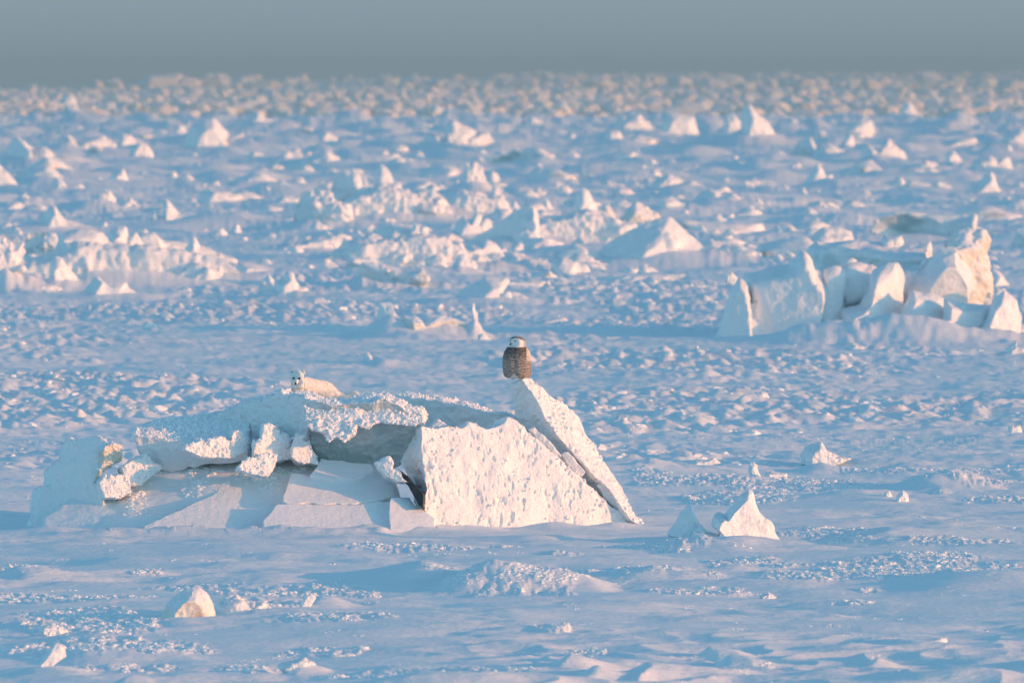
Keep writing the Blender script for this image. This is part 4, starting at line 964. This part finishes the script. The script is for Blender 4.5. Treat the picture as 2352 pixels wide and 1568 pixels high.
    for sx, x0, x1 in ((1, 1150, 1176), (-1, 618, 600)):
        R_ = [(640, .012), (700, .030), (820, .040), (950, .040), (1070, .030), (1150, .018), (1190, .006)]
        vs, fs = lofted(R_, 14, lambda r_, p: Vector(((x0 + (x1 - x0) * math.sin((r_[0] - 640) / 550 * math.pi) - 885) * OK - sx * .012 + .014 * math.cos(p), .035 + r_[1] * 1.6 * math.sin(p), (1215 - r_[0]) * OK)))
        wme = evaluated(mesh_from('wing', vs, fs), [('SUBSURF', dict(levels=2, render_levels=2))])
        link('wing', wme, wm_, root)
    vs, fs = lofted([(0, .055, .016), (.5, .050, .013), (1, .040, .006)], 14, lambda r_, p: Vector((.10 + .02 * r_[0] + r_[1] * math.cos(p), .09 + .05 * r_[0] + r_[2] * math.sin(p), .06 - .085 * r_[0])))
    link('tail', mesh_from('tail', vs, fs), wm_, root)
    fm = plain('feathered_feet', (.80, .77, .72), .9, .1)
    for fx in (-.045, .045):
        ft = [ellipsoid((fx, -.035, .006), (.026, .034, .022))]
        for k in (-1, 0, 1): ft.append(ellipsoid((fx + .015 * k, -.070, -.006), (.0075, .022, .008)))
        fo = link('foot', mesh_from('foot', *merge(ft)), fm, root)
        cl = [ellipsoid((fx + .015 * k, -.094, -.010), (.003, .009, .004)) for k in (-1, 0, 1)]
        link('claws', mesh_from('claws', *merge(cl)), blk, fo)
    return root
build_owl()

# ------------------------------------------------------------------ white fox
FY = Y0 + 1.0
FK = .0938 * FY / F
def build_fox():
    base = wpt(637 + 480 * .0938, 820.7 + 1000 * .0938, FY)
    root = group_root('arctic_fox', base, 'white arctic fox lying on top of the ice ridge and looking at the camera', 'fox')
    def P3(a, b_, d=0.0): return Vector(((a - 480) * FK, d, (1000 - b_) * FK))
    H = .02
    parts = []
    parts.append(ellipsoid(P3(480, 490, -.04), (.094, .085, .104)))           # skull and cheeks
    parts.append(ellipsoid(P3(430, 560, -.06), (.062, .06, .066))); parts.append(ellipsoid(P3(545, 560, -.05), (.066, .06, .066)))
    parts.append(ellipsoid(P3(455, 585, -.125), (.036, .060, .034)))          # muzzle
    parts.append(ellipsoid(P3(455, 605, -.150), (.026, .040, .022)))
    for a0, a1, b1, tx in ((352, 350, 284, .030), (622, 630, 282, .034)):
        e0 = P3(a0, 400, -.02); e1 = P3(a1, b1, -.005)
        parts.append(lofted([(0, 1.), (.3, .95), (.6, .72), (.85, .42), (1, .16)], 12,
                     lambda r_, p: e0.lerp(e1, r_[0]) + Vector((tx * r_[1] * math.cos(p), .018 * r_[1] * math.sin(p), 0))))
    chain = [(490, 700, -.01, .086, .10), (490, 820, .01, .080, .09), (500, 930, .03, .070, .10), (640, 640, .06, .085, .080), (700, 670, .10, .088, .100), (800, 700, .15, .090, .102),
             (900, 725, .20, .090, .098), (1000, 745, .25, .092, .096), (1100, 760, .30, .098, .099), (1200, 800, .34, .096, .092), (1290, 850, .36, .084, .078),
             (1380, 905, .37, .066, .052), (1460, 935, .38, .055, .040), (1540, 955, .38, .046, .032), (1620, 965, .38, .044, .028), (1700, 962, .38, .042, .028),
             (1780, 938, .38, .044, .034), (1850, 915, .37, .042, .034), (1915, 912, .36, .032, .030), (1950, 925, .36, .02, .02)]
    chain = [tuple(p_[i] + (q_[i] - p_[i]) * s_ / 3 for i in range(5)) for p_, q_ in zip(chain[3:-1], chain[4:]) for s_ in range(3)] + chain[:3] + chain[-1:]
    for a, b_, d, rx, rz in chain: parts.append(ellipsoid(P3(a, b_, d), (rx, .085 if rx > .06 else .05, rz)))
    for a, d in ((430, -.05), (545, -.03)):     # fore legs, paws on the snow
        parts.append(lofted([(0, .040), (.4, .030), (.8, .024), (1, .026)], 10, lambda r_, p: P3(a, 880 + 170 * r_[0], d) + Vector((r_[1] * math.cos(p), r_[1] * math.sin(p), 0))))
        parts.append(ellipsoid(P3(a, 1055, d - .02), (.030, .042, .018)))
    parts.append(ellipsoid(P3(1180, 930, .30), (.11, .06, .055))); parts.append(ellipsoid(P3(1060, 985, .27), (.07, .035, .022)))
    vs, fs = merge(parts)
    me = mesh_from('body', vs, fs)
    me = evaluated(me, [('REMESH', dict(mode='VOXEL', voxel_size=.007)), ('SMOOTH', dict(factor=.6, iterations=14))])
    n = len(me.vertices); co = np.empty(n * 3, np.float32); me.vertices.foreach_get('co', co); co = co.reshape(-1, 3).astype(np.float64)
    hd = (co[:, 0] < .115) & (co[:, 2] > .13) & (co[:, 1] < .06); co[hd, 1] -= .62 * (co[hd, 0] + .02) * (1 - sm(-.03, .06, co[hd, 1]))
    me.vertices.foreach_set('co', co.astype(np.float32).ravel()); me.update()
    no = np.empty(n * 3, np.float32); me.vertices.foreach_get('normal', no); no = no.reshape(-1, 3)
    co += no * (.003 * vn3(co * np.array([.5, .5, 1]), .016, 3))[:, None]
    me.vertices.foreach_set('co', co.astype(np.float32).ravel()); me.polygons.foreach_set('use_smooth', np.ones(len(me.polygons), bool)); me.update()
    fur = plain('white_winter_fur', (.90, .88, .83), .95, .05)
    link('body', me, fur, root)
    # guard hairs: short tapering tufts over the whole coat, swept back
    rng = np.random.RandomState(3); m = 14000
    idx = rng.randint(0, n, m); p = co[idx]; nn_ = no[idx].astype(np.float64)
    keep = ~((p[:, 1] < -.15) & (np.abs(p[:, 0] + .013) < .05)); p = p[keep]; nn_ = nn_[keep]; m = len(p)
    sweep = np.array([.75, .25, -.45]) + rng.normal(0, .35, (m, 3)); dr = nn_ * .75 + sweep; dr /= np.linalg.norm(dr, axis=1)[:, None]
    ln = rng.uniform(.008, .018, m)[:, None]; ln[(p[:, 0] < .09) & (p[:, 1] < 0) & (p[:, 2] > .17)] *= .45
    sd_ = np.cross(dr, rng.normal(0, 1, (m, 3))); sd_ /= np.linalg.norm(sd_, axis=1)[:, None]
    a = p - sd_ * .0022; b_ = p + sd_ * .0022; c = p + dr * ln
    V_ = np.stack([a, b_, c], 1).reshape(-1, 3); hm = bpy.data.meshes.new('fur')
    hm.from_pydata(V_.tolist(), [], np.arange(len(V_)).reshape(-1, 3).tolist()); hm.update()
    link('fur', hm, fur, root)
    blk = plain('black_nose_skin', (.006, .006, .008), .35, .5)
    def front(a, b2):
        x, z = (a - 480) * FK, (1000 - b2) * FK
        dd = (co[:, 0] - x) ** 2 + (co[:, 2] - z) ** 2; dd[dd > .00012] = 9
        c_ = np.where(dd < 9, co[:, 1], 9); return Vector(co[int(np.argmin(c_))])
    for a, b2, rot in ((401, 503, .25), (543, 503, -.25)):
        q = front(a, b2); e = link('eye', mesh_from('eye', *ellipsoid((0, 0, 0), (.0185, .011, .0140), rot=Matrix.Rotation(rot, 3, 'Y'))), blk, root)
        e.location = (((a - 480) * FK), q.y + .001, ((1000 - b2) * FK))
    q = front(452, 622); e = link('nose', mesh_from('nose', *ellipsoid((0, 0, 0), (.0150, .012, .0150))), blk, root); e.location = ((452 - 480) * FK, q.y - .002, (1000 - 622) * FK)
    q = front(452, 655); e = link('mouth', mesh_from('mouth', *ellipsoid((0, 0, 0), (.017, .006, .0030))), plain('dark_lips', (.05, .05, .055)), root); e.location = ((455 - 480) * FK, q.y + .002, (1000 - 657) * FK)
    inner = plain('grey_inner_ear', (.50, .50, .49), .95, .05)
    vs, fs = ellipsoid((0, 0, 0), (.008, .007, .024), rot=Matrix.Rotation(.1, 3, 'Y'))
    e = link('inner_ear', mesh_from('inner_ear', vs, fs), inner, root); q = front(350, 350); e.location = ((351 - 480) * FK, q.y + .004, (1000 - 350) * FK)
    return root
build_fox()

# ------------------------------------------------------------------ generic blocks further out
def rock_mesh(seed, kind):
    rg = random.Random(seed); bm = bmesh.new()
    n = 16
    for _ in range(n):
        a = rg.uniform(0, 2 * math.pi); z = rg.random()
        if kind == 'spire': rad = (1 - z) ** .8 * rg.uniform(.45, .6) + .06
        elif kind == 'slab': rad = rg.uniform(.35, .75) ; z = z * .55
        else: rad = math.sqrt(max(0, 1 - z * z)) * rg.uniform(.5, .75); z *= .8
        bm.verts.new((rad * math.cos(a), rad * math.sin(a) * .8, z))
    for a in range(7): bm.verts.new((.6 * math.cos(a * .9), .55 * math.sin(a * .9), -.15))
    bmesh.ops.convex_hull(bm, input=bm.verts)
    bmesh.ops.delete(bm, geom=[v for v in bm.verts if not v.link_faces], context='VERTS')
    me = bpy.data.meshes.new('ice_chunk'); bm.to_mesh(me); bm.free()
    me = evaluated(me, [('REMESH', dict(mode='VOXEL', voxel_size=.05))])
    rough_up(me, 1.0, AMP['crumb' if seed % 3 == 0 else 'std'], seed * 11, .03)
    me.name = 'ice_chunk'; return me
KINDS = ['lump', 'lump', 'slab', 'lump', 'lump', 'lump', 'slab', 'lump', 'lump', 'lump']
ROCKS = [rock_mesh(50 + k, kd) for k, kd in enumerate(KINDS)]
for k, me in enumerate(ROCKS): me.materials.append(MAT['far'] if k not in (3, 8) else MAT['tan'])
BAND = [me.copy() for me in ROCKS]
for me in BAND: me.materials.clear(); me.materials.append(MAT['band'])
rg = random.Random(11)
def scatter(count, r0, r1, hmin, hmax, name, label, group, RK=ROCKS, umin=-150, umax=2500, merge_to=None, cond=None):
    out_ = []
    tries = 0
    while len(out_) < count and tries < count * 30:
        tries += 1
        q = rg.random(); r = 1 / (1 / r0 + q * (1 / r1 - 1 / r0))      # even over the rows of the picture
        u = rg.uniform(umin, umax); th = (u - 1176) / F
        x, y = r * math.sin(th), r * math.cos(th)
        if cond and not cond(u, r, x, y): continue
        h = hmin + (hmax - hmin) * rg.random() ** 2.2
        k = rg.randrange(len(ROCKS)); wd = h * rg.uniform(1.0, 2.6)
        out_.append((x, y, h, k, wd, rg.uniform(0, 6.28)))
    zs = ground_height(np.array([o[0] for o in out_]), np.array([o[1] for o in out_]))
    if merge_to is None:
        used_ = set(); sh_ = lambda p_: (1176 + p_[0] * F / p_[1], HV + (HC - p_[2]) * F / p_[1])
        refs_ = [(lb, sh_(q)) for lb, q, g_ in NAMED if len(lb.split()) <= 9 and q.y > 180]
        for (x, y, h, k, wd, rz), z in zip(out_, zs):
            if r1 < 1200:      # the label names the block by the neighbour it stands beside
                pu, pv = sh_((x, y, float(z))); best = None
                for lb, (qu, qv) in sorted(refs_, key=lambda t_: (t_[1][0] - pu) ** 2 + 5 * (t_[1][1] - pv) ** 2)[:4]:
                    du, dv = pu - qu, pv - qv
                    if abs(du) > 150 or abs(dv) > 60: continue
                    side = ('right of' if du > 0 else 'left of') if abs(du) > 2.2 * abs(dv) else ('below' if dv > 0 else 'above')
                    if (side, lb) not in used_: best = (side, lb); break
                if best is None: continue
                used_.add(best); label = '%s snowy block just %s the %s' % ('low' if wd > 1.6 * h else 'small', best[0], best[1])
            o = bpy.data.objects.new(name, RK[k]); COL.objects.link(o)
            o.location = (x, y, float(z) - .05 * h); o.scale = (wd, wd, h); o.rotation_euler = (0, 0, rz)
            tag(o, label, 'ice block', group)
    else:
        for (x, y, h, k, wd, rz), z in zip(out_, zs):
            merge_to.append((x, y, float(z) - .05 * h, k, wd, h, rz))
clump = lambda x, y, r: rg.random() < float(sm(-.9, .4, np.array([float(gn2(np.array([x / (r * .03)]), np.array([y / (r * .25)]), 70)[0])]))[0])
on_ice = lambda u, r, x, y: r < float(edge_r(np.array([x]), np.array([y]))[0])
# middle field between the named blocks
scatter(120, 230, 960, .4, 1.1, 'ice_block', 'small pale ice block scattered between the larger blocks of the blurred middle field', 'small blocks of the middle field', cond=lambda u, r, x, y: r > 330 or u > 1650 or rg.random() < .4)
# rubble band beyond the flat ice, the largest as single blocks, the rest as one mass
scatter(70, 1500, 2600, 1.4, 3.4, 'rubble_block', 'ice block in the hazy rubble band along the horizon', 'blocks of the hazy rubble band', RK=BAND, cond=on_ice)
def mid_rock(seed):
    r3 = random.Random(seed); bm = bmesh.new(); ax = r3.uniform(-.3, .3)
    for q in range(3):
        cx, cy_, s_ = (0, 0, 1) if q == 0 else (r3.uniform(-.6, .6), r3.uniform(-.4, .4), r3.uniform(.35, .7))
        vs_ = []
        for _ in range(11):
            a = r3.uniform(0, 6.28); z = r3.random(); rad = (1 - z ** 1.5) * r3.uniform(.3, .62) + .08
            vs_.append(bm.verts.new((cx + s_ * (rad * math.cos(a) + ax * z), cy_ + s_ * rad * math.sin(a), s_ * z * .95)))
        for a in range(6): vs_.append(bm.verts.new((cx + s_ * .55 * math.cos(a * 1.05), cy_ + s_ * .5 * math.sin(a * 1.05), -.2)))
        bmesh.ops.convex_hull(bm, input=vs_)
    bmesh.ops.delete(bm, geom=[v for v in bm.verts if not v.link_faces], context='VERTS')
    me = bpy.data.meshes.new('mid_chunk'); bm.to_mesh(me); bm.free()
    me = evaluated(me, [('REMESH', dict(mode='VOXEL', voxel_size=.085))])
    return rough_up(me, 1.0, AMP['crumb'], seed * 7, .02)
MIDR = [mid_rock(700 + k) for k in range(8)]
mid_items = []
scatter(850, 250, 960, .12, .62, '', '', '', merge_to=mid_items, cond=lambda u, r, x, y: clump(x, y, r) and abs(r - 191) > 4)
me = merged('scattered_ice_chunks', [(x, y, z - .12 * h, k % 8, wd * 1.15, h, rz) for x, y, z, k, wd, h, rz in mid_items], meshes=MIDR, smooth=True)
o = link('scattered_ice_chunks', me, MAT['white']); tag(o, 'countless low chunks of ice half buried between the larger blocks', 'ice chunks', kind='stuff')
far_items = []
scatter(3600, 1480, 3300, .5, 3.0, '', '', '', merge_to=far_items, cond=lambda u, r, x, y: on_ice(u, r, x, y) and (r < 2900 or u < 1500 or rg.random() < .3))
scatter(800, 3400, 8500, 2.5, 7.0, '', '', '', merge_to=far_items, cond=lambda u, r, x, y: on_ice(u, r, x, y) and rg.random() < .25 + .75 * max(0, (u - 700) / 1650))
me = merged('distant_ice_rubble', [(x, y, z, k % 8, wd, h, rz) for x, y, z, k, wd, h, rz in far_items], meshes=LOW)
o = link('distant_ice_rubble', me, MAT['band']); tag(o, 'hazy mass of broken ice rubble reaching to the horizon', 'ice rubble', kind='stuff')

# crumbs of broken crust: far too many to count
rs = np.random.RandomState(5)
core_ = lambda x, y: 1 - np.exp(-(((x - PX) / 4.9) ** 4 + ((y - 112.0) / 2.4) ** 4))
def crumbs(n_, ra, rb, maskf, s0, s1, pw, flat, name, label):
    q_ = rs.rand(n_); r_ = 1 / (1 / ra + q_ * (1 / rb - 1 / ra)); th_ = (rs.uniform(-120, 2470, n_) - 1176) / F
    x_, y_ = r_ * np.sin(th_), r_ * np.cos(th_)
    pr_ = maskf(x_, y_, r_)
    k_ = rs.rand(n_) < pr_; x_, y_, pr_ = x_[k_], y_[k_], pr_[k_]
    z_ = ground_height(x_, y_); sz_ = (s0 + (s1 - s0) * rs.rand(len(x_)) ** pw) * (.6 + .6 * np.clip(pr_, 0, 1))
    me = merged(name, [(a, b_, c - .4 * s_, int(k), s_ * w1, s_ * h1, rz) for a, b_, c, s_, k, w1, h1, rz in
         zip(x_, y_, z_, sz_, rs.randint(0, 8, len(x_)), rs.uniform(1.2, 3.0, len(x_)), rs.uniform(flat, 1.1, len(x_)), rs.uniform(0, 6.28, len(x_)))], meshes=LOW)
    o = link(name, me, MAT['crumb']); tag(o, label, 'snow crumbs', kind='stuff')
    print(name, len(x_))
def near_mask(x_, y_, r_):
    patch_ = sm(-.2, .5, gn2(x_ / .45, y_ / .6, 61) + .6 * gn2(x_ / .16, y_ / .25, 62))
    spill_ = sm(.28, .6, gn2(x_ / .8, y_ / 1.0, 63)) * sm(.1, .5, gn2(x_ / .22, y_ / .25, 64)) * .6
    return np.maximum(crust_mask(x_, y_, r_) * patch_ * 1.2, spill_) * core_(x_, y_)
def mid_m(x_, y_, r_):
    patch_ = sm(-.1, .6, gn2(x_ / 1.6, y_ / 2.0, 65) + .6 * gn2(x_ / .5, y_ / .8, 66))
    return (.06 + mid_mask(x_, y_, r_)) * patch_ * (1 - .6 * sm(220, 400, r_)) * core_(x_, y_)
crumbs(600000, 82.5, 135.0, near_mask, .006, .028, 3.4, .7, 'snow_crumbs', 'loose crumbs of broken snow crust strewn over the frozen foreground')
crumbs(45000, 125.0, 420.0, mid_m, .02, .11, 3.2, .6, 'snow_lumps', 'lumps of broken snow crust strewn over the flat ice behind the ridge')
def slope_mask(x_, y_, r_):
    d = y_ - 112.3
    return sm(-1.0, .2, d) * (1 - sm(.2, .5, d)) * sm(-5.6, -4.9, x_) * (1 - sm(-2.3, -1.9, x_)) * sm(.0, .5, gn2(x_ / .45, y_ / .5, 95) + .5 * gn2(x_ / .15, y_ / .2, 96))
crumbs(90000, 110.8, 113.2, slope_mask, .006, .045, 3.5, .7, 'fallen_crumbs', 'snow crumbs fallen on to the smooth slope of the broken ridge')
ground = build_ground()
# open water at the far left, beyond the edge of the ice
vs = [(45000 * math.cos(a * math.pi / 64), 45000 * math.sin(a * math.pi / 64), -6.6) for a in range(128)]
o = link('sea', mesh_from('sea', vs, [list(range(128))], False), None); tag(o, kind='structure')
m, t, b = new_mat('dark_sea'); b.inputs['Base Color'].default_value = (.02, .04, .05, 1); b.inputs['Roughness'].default_value = .25
o.data.materials.append(m)

# ------------------------------------------------------------------ air
def box(name, x0, x1, y0, y1, z0, z1):
    v_ = [(x, y, z) for z in (z0, z1) for y in (y0, y1) for x in (x0, x1)]
    return mesh_from(name, v_, [(0, 2, 3, 1), (4, 5, 7, 6), (0, 1, 5, 4), (2, 6, 7, 3), (0, 4, 6, 2), (1, 3, 7, 5)], False)
HAZE = 3.2e-4
if HAZE:
    o = link('haze', box('haze', -46000, 46000, -46000, 46000, -9, 12), None); tag(o, kind='stuff')
    m = bpy.data.materials.new('thin_ice_haze'); m.use_nodes = True; t = m.node_tree; t.nodes.clear()
    mo = t.nodes.new('ShaderNodeOutputMaterial'); pv = t.nodes.new('ShaderNodeVolumePrincipled')
    pv.inputs['Color'].default_value = (.43, .69, .815, 1); pv.inputs['Density'].default_value = HAZE; pv.inputs['Anisotropy'].default_value = 0.0
    t.links.new(pv.outputs[0], mo.inputs['Volume']); o.data.materials.append(m)
